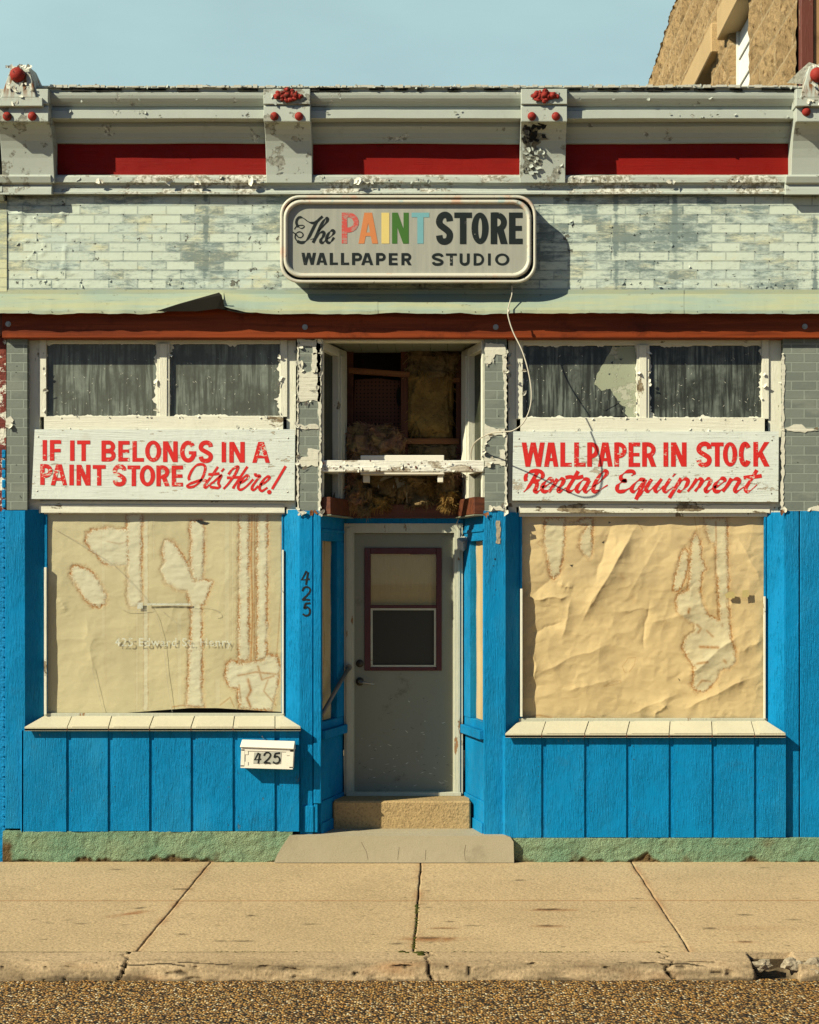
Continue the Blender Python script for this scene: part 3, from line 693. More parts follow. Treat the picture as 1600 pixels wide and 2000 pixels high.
rx = np.arange(-6.5, 6.6, .06); ry = np.arange(-6.6, -3.2, .06); RX, RY = np.meshgrid(rx, ry)
rz = -.098 + .012 * (fbm(RX * 1.5, RY * 1.5, 4, 61) - .5)
tag(sheet('road', np.stack([RX, RY, rz], -1), {}, 'road'), kind='structure')
b = MB(); b.box(-60, -6.4, -6.6, -3.2, -.2, -.104); b.box(6.4, 60, -6.6, -3.2, -.2, -.104); tag(b.build('road_beyond', 'road'), kind='structure'); b = MB(); b.box(-60, 60, -30, -6.5, -.2, -.110); tag(b.build('unseen_dark_road', 'asphalt'), kind='structure')  # road out of view, darkened to throw less bounce on the front
b = MB(); b.box(-700, 700, -700, 700, -.9, -.32); tag(b.build('ground', 'ground'), kind='structure')
b = MB(); b.box(-60, -6, -3.3, .1, -.3, -.006); b.box(6.2, 60, -3.3, .1, -.3, -.006); tag(b.build('sidewalk_beyond', 'sidewalk'), kind='structure')

def moss(name, pts, w):
    b = MB()
    for (x0, y0), (x1, y1) in zip(pts, pts[1:]):
        n = max(2, int(math.hypot(x1 - x0, y1 - y0) / .02))
        for i in range(n):
            f = (i + rnd.random()) / n
            if fbm(x0 * 9 + f * (x1 - x0) * 7, y0 * 3 + f * (y1 - y0) * 7, 3, 71) < .45: continue
            b.ball((x0 + (x1 - x0) * f + rnd.uniform(-w, w), y0 + (y1 - y0) * f + rnd.uniform(-w, w), -.004), rnd.uniform(.5, 1.1) * max(.006, w * 1.1), (1.5, 1, .5), 6, 0, .3, i)
    return tag(b.build(name, 'moss', smooth=True), kind='stuff')
moss('moss', [(-1.6, -3.016), (.1, -3.018), (1.5, -3.016)], .006)
moss('moss', [(.082, -1.5), (.088, -2.5), (.082, -3.0)], .008)
moss('moss', [(.0, -3.02), (.11, -3.03), (.13, -3.09)], .018)

from mathutils import noise as mnoise
def chunk(px, size, y, z, sd, label):
    import bmesh
    bm = bmesh.new(); bmesh.ops.create_icosphere(bm, subdivisions=3, radius=1)
    for v in bm.verts:
        d = v.co.copy(); c = mnoise.cell(d * 1.7 + Vector((sd, sd, sd))); n = mnoise.noise(d * 1.3 + Vector((sd, 0, sd))) + .4 * mnoise.noise(d * 4 + Vector((0, sd, 0)))
        v.co = Vector((kxp(px), y, z)) + Vector((d.x * 1.25, d.y * .8, d.z * .75)) * size * (1 + .45 * n + .16 * c)
    me = bpy.data.meshes.new('concrete_chunk'); bm.to_mesh(me); bm.free(); me.materials.append(M['chunk'])
    o = bpy.data.objects.new('concrete_chunk', me); COL.objects.link(o); return tag(o, label, 'rubble', 'broken pieces of kerb')
chunk(1490, .042, -3.20, -.035, 1.0, 'small grey broken concrete chunk at the left rim of the kerb hole')
chunk(1549, .046, -3.20, -.030, 2.2, 'pale jagged concrete chunk in the middle of the broken kerb')
chunk(1590, .058, -3.21, -.045, 4.1, 'big cracked concrete lump at the far right end of the broken kerb')

# ================================================================ the paint store
store = thing('paint_store', 'one storey paint shop with blue plywood front, peeling cornice and papered windows', 'shop building', (CX, 0, 0))
b = MB()      # shell of the building, unlit inside
b.box(X(10), X(10) + .2, .30, 9, -.1, 4.9); b.box(2.60, 2.80, .30, 9, -.1, 4.9); b.box(X(10), 2.8, 9, 9.2, -.1, 4.9)
b.build('wall', 'dark', store)
b = MB(); b.box(X(10), 2.84, .12, 9.2, Z(172), Z(166) - .01); b.build('roof', 'roof', store)
b = MB(); b.box(X(10), X(1700), .16, .30, Z(612), Z(172) - .002); b.build('wall', 'dark', store)

# upper wall: embossed brick-pattern siding, slightly buckled
sx = np.linspace(X(14), X(1700), 420); sz = np.linspace(Z(566), Z(372), 50); SX, SZ = np.meshgrid(sx, sz)
sy = .004 * (fbm(SX * 3, SZ * 5, 3, 81) - .5) - .010 * np.clip(ridged(SX * 5, SZ * 8, 4, 82) - .83, 0, 1) * 6 * np.clip((Z(520) - SZ) / .12, 0, 1)
sy -= .016 * np.clip(ridged(SX * 7, SZ * 9, 3, 83) - .80, 0, 1) * 5 * np.clip((X(170) - SX) / .25, 0, 1)
sd_o = sheet('brick_siding', np.stack([SX, sy - .004, SZ], -1), {}, 'siding', store)
b = MB()
b.flakes(40, lambda: (X(rnd.choice([rnd.uniform(18, 545), rnd.uniform(1060, 1600)])), -.006, Z(rnd.uniform(545, 563))), (.006, .014), 0, lift=.5)
b.flakes(14, lambda: (X(rnd.uniform(18, 140)), -.006, Z(rnd.uniform(410, 560))), (.006, .016), 0, lift=.45)
b.flakes(16, lambda: (X(rnd.uniform(1090, 1450)), -.006, Z(rnd.uniform(430, 560))), (.006, .014), 0, lift=.45)
for r_ in range(11):                                     # nail heads at the block corners
    for q in range(30):
        if rnd.random() < .5:
            xx = X(17) + (q + .5 * (r_ % 2)) * .2085
            if not X(545) < xx < X(1052): b.ball((xx, -.006, Z(564) + .0672 * r_), .0042, (1, .6, 1), 6, 1)
tag(b.build('siding_scraps', ['siding', 'flake_dark'], sd_o), kind='stuff')

# cornice running behind the brackets
DQ = .80                                   # depth of the cornice relief
def lp(py, y): return (y * DQ, Z(py, y * DQ)) if y < .1 else (y, Z(py, y))
zs = Z(231.5, -.245 * DQ)
C0 = [(.16, Z(166)), lp(167.5, -.285), lp(171.5, -.288), lp(172.5, -.262), lp(179, -.256), lp(181, -.272), lp(186, -.270), lp(192, -.262), lp(198, -.246), lp(203, -.226), lp(206.5, -.216),
      lp(207.5, -.196), lp(214, -.196), lp(215.5, -.240), lp(230.5, -.246), (-.190, zs), (-.095, zs + .002), (-.093, zs - .030), (-.080, zs - .045), (-.064, zs - .070), (-.054, zs - .098), (-.045, zs - .100), (-.040, zs - .112), (-.036, Z(279, -.036)), (-.008, Z(281, -.008)), (.16, Z(281, .16))]
b = MB(); b.prism(C0, X(80), X(1575), 0, 60)
for i, (x, y, z) in enumerate(b.v):        # tired sheet metal: the long edges wander a little
    if y < 0: b.v[i] = (x, y + .008 * (fbm(x * 1.6, z * 3, 3, 91) - .5), z + .010 * (fbm(x * 1.3 + 7, y * 3, 3, 92) - .5))
b.flakes(26, lambda: (X(rnd.uniform(100, 1540), -.2), -.198, Z(rnd.uniform(216, 230), -.2)), (.005, .014), 0, lift=.45)
b.flakes(14, lambda: (X(rnd.uniform(100, 1540), -.2), -.206, Z(rnd.uniform(190, 200), -.2)), (.006, .016), 0, lift=.4)
b.flakes(36, lambda: (X(rnd.uniform(90, 1560), -.23), -.232, Z(rnd.uniform(166, 171), -.23)), (.005, .012), 0, lift=.5)
for q in range(46):                         # ragged near-black strips under the drip edge
    px = rnd.uniform(95, 1530); L = rnd.uniform(8, 46); b.pbox(px, px + L, 172.5, 172.5 + rnd.uniform(2, 5.5), -.224, .01, 2)
cornice = b.build('cornice', ['cornice', 'flake', 'flake_dark'], store)
b = MB()                                   # ragged white roof edge lying over the cornice
for q in range(120):
    px = 85 + q * 12.4; w = rnd.uniform(8, 16); b.pbox(px, px + w, 165.5 + rnd.uniform(-1, 2.5), 169.5 + rnd.uniform(-.5, 1.5), -.236 + rnd.uniform(-.004, .004), .2)
b.build('roof_edge', 'roof_edge', cornice)
E0 = [lp(341, .0), lp(342.5, -.075), lp(346, -.084), lp(356, -.086), lp(357.5, -.062), lp(362, -.050), lp(368, -.048), lp(373, -.054), lp(375, -.068), lp(378.5, -.068), lp(380, .0)]
b = MB(); b.prism(E0, X(60), X(1590), 0, 50)
for i, (x, y, z) in enumerate(b.v):
    if y < -.01: b.v[i] = (x, y + .006 * (fbm(x * 2, z * 3, 3, 93) - .5), z + .007 * (fbm(x * 1.7 + 3, y, 3, 94) - .5))
b.flakes(30, lambda: (X(rnd.uniform(100, 1500), -.066), -.070, Z(rnd.uniform(345, 357), -.066)), (.006, .016), 0, lift=.5)
for px in (195, 330, 378, 498, 690, 705, 722, 1310):
    b.flakes(2, lambda: (X(px + rnd.uniform(-8, 8), -.066), -.073, Z(355, -.066)), (.016, .03), 1, lift=.7)
for px in (): b.flakes(3, lambda: (X(px + rnd.uniform(-20, 20), -.066), -.070, Z(rnd.uniform(346, 352), -.066)), (.012, .026), 2, lift=.2)
b.build('ledge_moulding', ['ledge', 'flake', 'flake_dark'], store)
for a, c in ((98, 522), (606, 1018), (1100, 1542)):
    gx = np.linspace(X(a), X(c), 90); gz_ = np.linspace(Z(344), Z(276), 16); A_, B_ = np.meshgrid(gx, gz_)
    sheet('frieze_panel', np.stack([A_, -.004 - .006 * fbm(A_ * 2.5, B_ * 6, 3, 95), B_], -1), {}, 'red_panel', store)

def scroll(x0, x1, dy=0.0, end=False):
    """Bracket: two stepped blocks over a hollow scroll face; profile drawn side-on."""
    f = lambda y: y - dy
    return [(.14, Z(174)), lp(173.5, f(-.335)), lp(203, f(-.340)), lp(204.5, f(-.312)), lp(207, f(-.312)), lp(208, f(-.325)), lp(236.5, f(-.330)), (f(-.322) * DQ, Z(238, f(-.33) * DQ)), (f(-.285) * DQ, Z(238, f(-.33) * DQ) + .004),
            lp(244, f(-.262)), lp(252, f(-.232)), lp(262, f(-.202)), lp(275, f(-.172)), lp(290, f(-.150)), lp(308, f(-.130)), lp(326, f(-.116)), lp(340, f(-.106)), lp(357, f(-.100)), (.14, Z(357, 0))]
def ornament(px, py, y, br):
    b = MB(); x, z = X(px, y), Z(py, y); rr_ = random.Random(int(px))
    b.ball((x, y, z), .05, (2.0, .35, .62), 16, 0, .05, 1)
    for _ in range(70):                         # modelled leaf scrolls, blurred by many coats of paint
        u, v = rr_.uniform(-1, 1), rr_.uniform(-1, 1)
        if abs(u) ** 1.1 + abs(v) ** 1.3 > 1: continue
        b.ball((x + u * .108, y - .010 * (1 - abs(u)) - .004, z + v * .046), rr_.uniform(.008, .017), (rr_.uniform(.7, 1.6), .8, rr_.uniform(.6, 1.1)), 8, 0, .25, rr_.uniform(0, 9))
    for u, v, r in ((0, 0, .026), (0, -.036, .016), (0, .034, .014), (-.06, 0, .02), (.06, 0, .02)): b.ball((x + u, y - .012, z + v), r, (1.1, .8, .9), 10, 0, .15, u * 70)
    b.build('rosette', 'red', br, smooth=True)
def bosses(pts, r, y, br):
    for px, py in pts:
        b = MB(); b.ball((X(px, y), y, Z(py, y)), r, (1, .85, 1), 16); b.build('boss', 'red', br, smooth=True)
for (a, c), bare in (((515, 606), False), ((1018, 1108), True)):
    b = MB(); b.prism(scroll(0, 0), X(a, -.26), X(c, -.26), 0)
    xl, xr = X(a, -.2), X(c, -.2)
    b.flakes(7, lambda: (rnd.uniform(xl, xr), -.093, Z(rnd.uniform(318, 340))), (.008, .018), 0, lift=.4)
    b.flakes(4, lambda: (rnd.uniform(xl, xr), -.273, Z(rnd.uniform(176, 202), -.27)), (.008, .016), 0, lift=.3)
    br = b.build('bracket', ['bracket', 'flake'], store, .003)
    if bare:                                # this one has lost its skin down the left side
        def sf(py): return float(np.interp(py, [238, 252, 262, 275, 290, 308, 326, 340], [-.262, -.232, -.202, -.172, -.150, -.130, -.116, -.106])) * DQ - .004
        b = MB(); n = 40
        L = []; Rr = []
        for i in range(n + 1):
            py = 240 + i * 98 / n
            wob = fbm(py * .09, 3, 4, 96)
            L.append((X(1019 + 8 * (fbm(py * .12, 9, 3, 97)), sf(py)), sf(py), Z(py, sf(py))))
            rr = 1030 + 34 * wob + (26 if 262 < py < 272 else 0) + (14 if 290 < py < 330 else 0)
            Rr.append((X(rr, sf(py)), sf(py), Z(py, sf(py))))
        b.add(L + Rr, [(i, i + 1, n + 2 + i, n + 1 + i) for i in range(n)], 0)
        def on(lo, hi): 
            py = rnd.uniform(lo, hi); return (X(rnd.uniform(1020, 1062), -.15), sf(py) - .004, Z(py, sf(py)))
        b.flakes(26, lambda: on(240, 280), (.01, .03), 1, lift=.5)
        b.flakes(22, lambda: on(285, 340), (.008, .022), 2, lift=.6)
        b.build('bare_patch', ['bare_tin', 'flake_dark', 'bracket'], br)
    ornament((a + c) / 2, 187, -.276, br); bosses([(a + 21, 227), (c - 22, 227)], .031, -.264, br)
for a, c, fx, bs in ((-8, 95, 34, (14, 63)), (1555, 1660, 1597, (1575, 1630))):
    b = MB(); dy = .03
    b.prism(scroll(0, 0, dy), X(a, -.28), X(c, -.28), 0)
    base = [lp(341, -.14), lp(344, -.155), lp(357, -.135), lp(360, -.105), lp(368, -.115), lp(380, -.120), lp(381, 0), (0, Z(341))]
    b.prism(base, X(a - (0 if a < 0 else 18), -.14), X(c + 3, -.14), 0)
    br = b.build('bracket', ['bracket'], store, .003)
    yb = -.32; b = MB()
    b.hexa([(X(a, yb), yb, Z(207, yb)), (X(c - 12, yb), yb, Z(207, yb)), (X(c - 12, yb), .1, Z(207, yb)), (X(a, yb), .1, Z(207, yb)),
            (X(a, yb), yb, Z(190, yb)), (X(c - 12, yb), yb, Z(190, yb)), (X(c - 12, yb), .1, Z(190, yb)), (X(a, yb), .1, Z(190, yb))])
    l0, l1, r0, r1 = fx - 25, fx - 14, fx + 16, fx + 44
    b.hexa([(X(l0 - 8, yb), yb + .005, Z(190, yb) + .001), (X(r1 - 8, yb), yb + .005, Z(190, yb) + .001), (X(r1 + 8, yb), -.08, Z(190, yb) + .001), (X(l0 - 4, yb), -.08, Z(190, yb) + .001),
            (X(l1, yb), yb + .03, Z(126, yb)), (X(r0 + 4, yb), yb + .03, Z(126, yb)), (X(r0 + 9, yb), -.14, Z(127, yb)), (X(l1 + 2, yb), -.14, Z(127, yb))])
    b.flakes(30, lambda: (X(rnd.uniform(fx - 22, fx + 26), yb), yb - .002, Z(rnd.choice([rnd.uniform(127, 135), rnd.uniform(160, 205)]), yb)), (.006, .016), 1, lift=.5)
    fi = b.build('finial', ['rust', 'flake'], br, .004)
    bosses([(fx, 146)], .054, yb + .01, fi); bosses([(q, 227 if a < 0 else 218) for q in bs], .032, -.288, br)

# tin flashing over the beam, one length after another; the first has sprung and folded up at its end
def flash_piece(b, p0, p1, dy, lift=None, m=0):
    n = int((p1 - p0) / 5) + 1; rows = [(565.5, -.010), (574, -.014), (590, -.080), (603.5, -.134), (606, -.141), (612.5, -.145)]
    vs = []
    for i in range(n + 1):
        px = p0 + (p1 - p0) * i / n; w = 4.0 * (fbm(px * .018, 2, 3, 101) - .5) + 2.2 * (fbm(px * .07, 5, 2, 102) - .5); lf = lift(px) if lift else 0
        for j, (py, y) in enumerate(rows):
            f = (j / 5) ** 1.4; yy = y + dy + .01 * (fbm(px * .03, j * .4, 2, 103) - .5) * f - lf * .0016 * f
            vs.append((X(px, yy), yy, Z(py + w * f - lf * f, yy)))
    b.add(vs, [(i * 6 + j, i * 6 + j + 1, i * 6 + 7 + j, i * 6 + 6 + j) for i in range(n) for j in range(5)], m)
b = MB()
up = lambda px: float(np.interp(px, [290, 320, 360, 400, 437], [0, 4, 13, 22, 27]))
dn = lambda px: float(np.interp(px, [434, 450, 480, 520], [15, 9, 3, 0]))
for p0, p1, dy, lf in ((16, 437, 0, up), (434, 738, -.004, dn), (735, 1032, 0, None), (1029, 1336, -.004, None), (1333, 1700, 0, None)): flash_piece(b, p0, p1, dy, lf)
def tri(pts, m=1): b.add([(X(p[0], p[2]), p[2], Z(p[1], p[2])) for p in pts], [tuple(range(len(pts)))], m)
tri([(303, 608, -.151), (350, 593, -.178), (428, 571, -.198), (433, 576, -.198), (440, 604, -.158), (424, 603, -.166), (385, 608, -.160)])
tri([(405, 589, -.163), (440, 599, -.155), (500, 612.5, -.151), (470, 611.5, -.148), (432, 604, -.151), (408, 600, -.153)])
for px in list(range(40, 1600, 74)): b.ball((X(px + rnd.uniform(-20, 20), -.145), -.145, Z(609, -.145)), .004, (1, .5, 1), 6, 1)
b.build('flashing', ['flash', 'flake_dark'], store)

# heavy stained beam with bolts
x0, x1 = X(8), X(1700)
beam = MB(); beam.box(x0, x1, -.055, .16, Z(660, -.055), Z(590)); beam = beam.build('beam', 'beam', store, .004)
for px, py in ((20, 635), (597, 641), (968, 641), (1569, 640)):
    b = MB(); c = (X(px), Z(py))
    b.plate([(c[0] + .020 * math.cos(q * .5236), c[1] + .020 * math.sin(q * .5236)) for q in range(12)], -.061, .006)
    b.plate([(c[0] + .011 * math.cos(q * 1.047), c[1] + .011 * math.sin(q * 1.047)) for q in range(6)], -.071, .010)
    b.build('bolt', 'metal', beam)

# ---------------------------------------------------------------- pilasters
def grey_pier(a, c, t, u, y=0.0, patches=(), sub=3):
    b = MB(); b.pbox(a, c, t, u, y, .14, 0)
    for poly in patches: b.patch(poly, y - .005, .005, 1)
    cx = (a + c) / 2
    for poly in patches:
        for _ in range(sub):
            p = rnd.choice(poly); b.flakes(1, lambda: (X(p[0] + rnd.uniform(-3, 3), y), y - .006, Z(p[1] + rnd.uniform(-4, 4), y)), (.008, .02), 1, lift=.7)
    for _ in range(7): b.ball((X(rnd.uniform(a + 4, c - 4)), y - .001, Z(rnd.uniform(t + 15, u - 15))), .004, (1, .5, 1), 6, 2)
    return b.build('pilaster_facing', ['grey_siding', 'remnant', 'black'], store)
grey_pier(13, 53, 660, 996, 0, [[(11, 818), (20, 812), (26, 822), (20, 833), (12, 834)]])
grey_pier(581, 626, 660, 997, 0, [[(584, 663), (620, 664), (626, 668), (626, 690), (612, 692), (611, 677), (586, 674)], [(610, 690), (626, 690), (626, 728), (612, 727), (608, 712)], [(580, 706), (590, 709), (592, 725), (582, 728)],
     [(582, 727), (620, 726), (626, 730), (626, 786), (618, 784), (608, 781), (596, 783), (582, 786)], [(581, 828), (600, 832), (612, 827), (623, 830), (624, 838), (581, 838)], [(601, 876), (624, 878), (624, 911), (610, 909), (596, 912), (583, 910), (582, 894), (601, 893)],
     [(618, 660), (627, 660), (627, 997), (622, 997), (623, 850), (620, 760)], [(581, 660), (584, 660), (583, 830), (584, 997), (580, 997)]], 4)
grey_pier(947, 990, 660, 998, 0, [[(948, 670), (985, 672), (990, 690), (985, 694), (968, 692), (961, 706), (952, 712), (947, 706)], [(980, 694), (990, 690), (990, 728), (983, 728)],
     [(947, 828), (958, 834), (975, 838), (990, 836), (990, 850), (972, 850), (960, 853), (950, 866), (947, 880)], [(976, 878), (990, 880), (990, 912), (970, 905), (956, 908), (947, 912), (947, 892), (962, 896), (976, 896)], [(984, 728), (990, 728), (990, 998), (986, 998), (987, 850)], [(960, 990), (985, 987), (988, 998), (955, 998)]], 4)
grey_pier(1530, 1700, 655, 998, 0, [[(1531, 836), (1550, 830), (1566, 829), (1575, 836), (1593, 836), (1590, 841), (1572, 844), (1545, 842)], [(1583, 992), (1600, 985), (1640, 990), (1640, 998), (1580, 998)], [(1527, 690), (1532, 694), (1534, 730), (1531, 790), (1533, 860), (1530, 997), (1526, 997)]])
def board(name, a, c, t, u, y, th=.14, lip=None, mat='blue'):
    b = MB(); b.pbox(a, c, t, u, y, th)
    if lip:
        for l in lip: b.pbox(*l)
    return b.build(name, mat, store, .004)
board('pilaster', 10, 49.5, 997, 1619, 0.0)
board('pilaster', 585.5, 611, 997, 1630, 0.0, .14, [(612.5, 627.5, 997, 1570, -.010, .12), (613, 621, 1571, 1626, -.004, .1), (592, 613, 1574, 1626, -.012, .02)])
board('pilaster', 945, 988.5, 997, 1632, 0.0)
board('pilaster', 1533.5, 1561, 998, 1638, 0.0)
board('pilaster', 1563.5, 1700, 998, 1639, -.006)
b = MB(); b.pbox(1559, 1566, 999, 1638, .008, .05); b.build('pilaster_joint', 'dark', store)
# torn staple strip and old holes on the right pier
b = MB(); b.patch([(969, 1017), (977, 1017), (978, 1040), (977, 1062), (969, 1061), (970, 1040)], -.004, .004, 0, 1.0, 4)
b.build('paper_scrap', ['chunk', 'black'], store)
for px, py, r in ((967, 1092, .007), (964, 1105, .004), (968, 1152, .004), (966, 1162, .003)): b = MB(); b.ball((X(px), -.001, Z(py)), r, (1, .4, 1), 8); b.build('nail_hole', 'black', store)
# splinters of bare wood at the top of the blue boards
b = MB()
for px in (585, 592, 607, 620, 626, 1527, 950):
    b.flakes(2, lambda: (X(px + rnd.uniform(-3, 3)), -.012, Z(rnd.uniform(998, 1006))), (.008, .018), rnd.choice([0, 0, 1]), lift=.4)
tag(b.build('wood_splinters', ['stud', 'weed'], store), kind='stuff')

# ---------------------------------------------------------------- display windows
def reveal(a0, a1, t, u, y1, base_u):
    """Splayed blue side of a window opening from the front edge a0 back to the glass edge a1."""
    b = MB(); xA, xB = X(a0), X(a1, y1); zt = Z(t, 0)
    th = .03 if a1 > a0 else -.03
    b.hexa([(xA, .001, Z(base_u[0], 0)), (xB, y1, Z(base_u[1], y1)), (xB - th, y1 + .02, Z(base_u[1], y1)), (xA - th, .03, Z(base_u[0], 0)),
            (xA, .001, zt), (xB, y1, zt), (xB - th, y1 + .02, zt), (xA - th, .03, zt)])
    return b.build('window_reveal', 'blue', store)
GY_ = .092
def display(a0, a1, g0, g1, gt, gu, c0, c1, st, su, grooves):
    """Sheet of glass in a stopped opening with a sloping plank sill. a: opening at the wall face, g: glass."""
    b = MB(); y = GY_ - .012
    b.pbox(g0 - 6, g1 + 6, gt - 8, gt + 1, y, .03, 0); b.pbox(g0 - 6, g1 + 6, gu - 1, gu + 6, y, .03, 1)
    b.pbox(g0 - 5, g0, gt + 1, gu - 1, y + .002, .03, 2); b.pbox(g1, g1 + 4, gt + 1, gu - 1, y + .002, .03, 2)  # side stops coloured blue to keep their shadowed length dark
    fr = b.build('display_window', ['cream', 'door_frame', 'blue'], store, .002)
    b = MB(); b.add([(X(p, GY_), GY_, Z(q, GY_)) for p, q in ((g0 - 2, gu + 2), (g1 + 2, gu + 2), (g1 + 2, gt - 2), (g0 - 2, gt - 2))], [(0, 1, 2, 3)]); b.build('pane', 'glass', fr)
    reveal(a0, g0 - 4, gt - 8, gu, GY_, (su + 2, gu + 3)); reveal(a1, g1 + 3, gt - 8, gu, GY_, (su + 2, gu + 3))
    # sill boards: slope from the glass down to the front edge, with open grooves
    def sp(px_t, px_b, off):                                  # a point pair at back and front of the slope
        return (X(px_t, GY_ - .01), GY_ - .01, Z(c0, GY_ - .01) + off), (X(px_b, -.085), -.085, Z(c1, -.085) + off)
    b = MB(); cuts = [(g0 - 7, a0 - 1)] + grooves + [(g1 + 4, a1 + 2)]
    for i in range(len(cuts) - 1):
        (t0, b0), (t1, b1) = cuts[i], cuts[i + 1]; gp = 1.0 if i else 0
        for (ta, ba, tb, bb, off) in ((t0 + gp, b0 + gp, t1 - .6, b1 - .6, 0),):
            P, Q = sp(ta, ba, off); U, V = sp(tb, bb, off); dn_ = .028
            b.hexa([Q[:2] + (Q[2] - dn_,), V[:2] + (V[2] - dn_,), U[:2] + (U[2] - dn_,), P[:2] + (P[2] - dn_,), Q, V, U, P])
            if i: # shallow rebate beside each groove
                P, Q = sp(ta, ba, .004); U, V = sp(ta + 8.5, ba + 9, .004)
                P2, Q2 = sp(tb, bb, .004)
                b.hexa([(V[0], V[1], V[2] - .006), (Q2[0], Q2[1], Q2[2] - .006), (P2[0], P2[1], P2[2] - .006), (U[0], U[1], U[2] - .006), V, Q2, P2, U])
    P, Q = sp(cuts[0][0], cuts[0][1], -.012); U, V = sp(cuts[-1][0], cuts[-1][1], -.012)
    b.hexa([Q[:2] + (Q[2] - .014,), V[:2] + (V[2] - .014,), U[:2] + (U[2] - .014,), P[:2] + (P[2] - .014,), Q, V, U, P], 1)
    b.build('window_sill', ['sill', 'beam_dark'], store)
    return fr
dl = display(49, 585.5, 92, 550, 1003, 1394, 1399, 1420, 1420, 1428, [(140, 131), (218, 212), (300, 292), (380, 373), (458, 455), (537, 537)])
dr = display(988, 1533, 1020, 1493, 1008, 1404, 1409, 1433, 1433, 1440, [(1066, 1058), (1150, 1142), (1230, 1224), (1309, 1307), (1390, 1391), (1467, 1474)])
# cream strips standing in for the sunlit edges of the stops
b = MB(); b.pbox(86, 91, 1108, 1396, .060, .02); b.build('sunlit_stop_strip', 'cream', dl, .002); b = MB(); b.pbox(551, 554.5, 1074, 1395, .065, .015); b.build('sunlit_stop_strip', 'cream', dl, .002)
b = MB(); b.pbox(1016.5, 1021, 1150, 1400, .060, .02); b.build('sunlit_stop_strip', 'cream', dr, .002); b = MB(); b.pbox(1492, 1496, 1165, 1404, .065, .015); b.build('sunlit_stop_strip', 'cream', dr, .002)
# hairline cracks across the left pane
b = MB()
def crack(pts, r=.0011): b.tube([(X(p[0] / 2.58, .0895), .0895, Z(980 + p[1] / 2.58, .0895)) for p in catmull(pts, 6)], r, 5)
crack([(275, 135), (400, 210), (560, 310), (690, 440), (745, 510), (790, 580), (818, 690), (832, 800), (845, 920), (868, 1060)])
crack([(463, 830), (480, 910), (505, 1000), (523, 1062)])
crack([(600, 530), (640, 548), (700, 548), (760, 540)]); crack([(810, 545), (850, 580), (893, 612)])
crack([(965, 525), (1040, 528), (1095, 548), (1108, 572), (1085, 578)])
b.build('glass_crack', 'cable', dl)
b = MB(); b.pbox(288, 372, 1178.5, 1182.5, .0895, .001); b.pbox(268, 279, 1177, 1189, .0895, .001); b.build('old_tape', 'etched', dl)
# what is left of the white lettering on the left pane
def window_text(s, px, py, size, name, parent, y, skip=()):
    cu = bpy.data.curves.new(name, 'FONT'); cu.body = s; cu.size = size; cu.resolution_u = 3; cu.space_character = 1.12; cu.offset = .0012
    to = bpy.data.objects.new(name + '_tmp', cu); COL.objects.link(to); dg = bpy.context.evaluated_depsgraph_get(); dg.update()
    me = bpy.data.meshes.new_from_object(to.evaluated_get(dg)); bpy.data.objects.remove(to)
    for v in me.vertices: v.co = Vector((X(px, y) + v.co.x, y, Z(py, y) + v.co.y))
    me.materials.clear(); me.materials.append(M['etched']); me.name = name
    o = bpy.data.objects.new(name, me); COL.objects.link(o); attach(o, parent); return o
window_text('425 Edward St. Henry', 224, 1262, .085, 'window_lettering', dl, .0905)

# ---------------------------------------------------------------- plank aprons under the windows
def apron(a, c, t, u, cuts):
    b = MB(); b.pbox(a, c, t, u, -.029, .05, 0)
    e = [a] + cuts + [c]
    for i in range(len(e) - 1):
        b.pbox(e[i] + (9.0 if i else 0), e[i + 1] - .8, t, u + rnd.uniform(-1, 1.5), -.041, .0125, 0)
    zt, zu = Z(t), Z(u)
    b.hexa([(X(a - 5.5), .001, zu), (X(a - .4), -.040, zu), (X(a - .4), .002, zu), (X(a - 4), .004, zu), (X(a - 5.5), .001, zt), (X(a - .4), -.040, zt), (X(a - .4), .002, zt), (X(a - 4), .004, zt)], 0)
    for q in range(3):                       # bent nails
        x = X(rnd.uniform(a + 20, c - 20)); z = Z(t + rnd.uniform(2, 8)); b.tube([(x, -.045, z), (x, -.062, z), (x + .006, -.066, z - .012)], .002, 5, 1)
    for q in range(26): b.ball((X(rnd.choice(e[1:-1]) + rnd.choice([-8, 14]) + rnd.uniform(-2, 2)), -.041, Z(t + rnd.uniform(.06, .97) * (u - t))), .0035, (1, .5, 1), 6, 2)
    o = b.build('plank_apron', ['blue', 'wire', 'dark_metal'], store, .0015)
    return o
apron(45.5, 585, 1426, 1624, [130, 211, 292, 373, 455, 537])
apron(987, 1536, 1437, 1636, [1058, 1142, 1224, 1307, 1391, 1474])

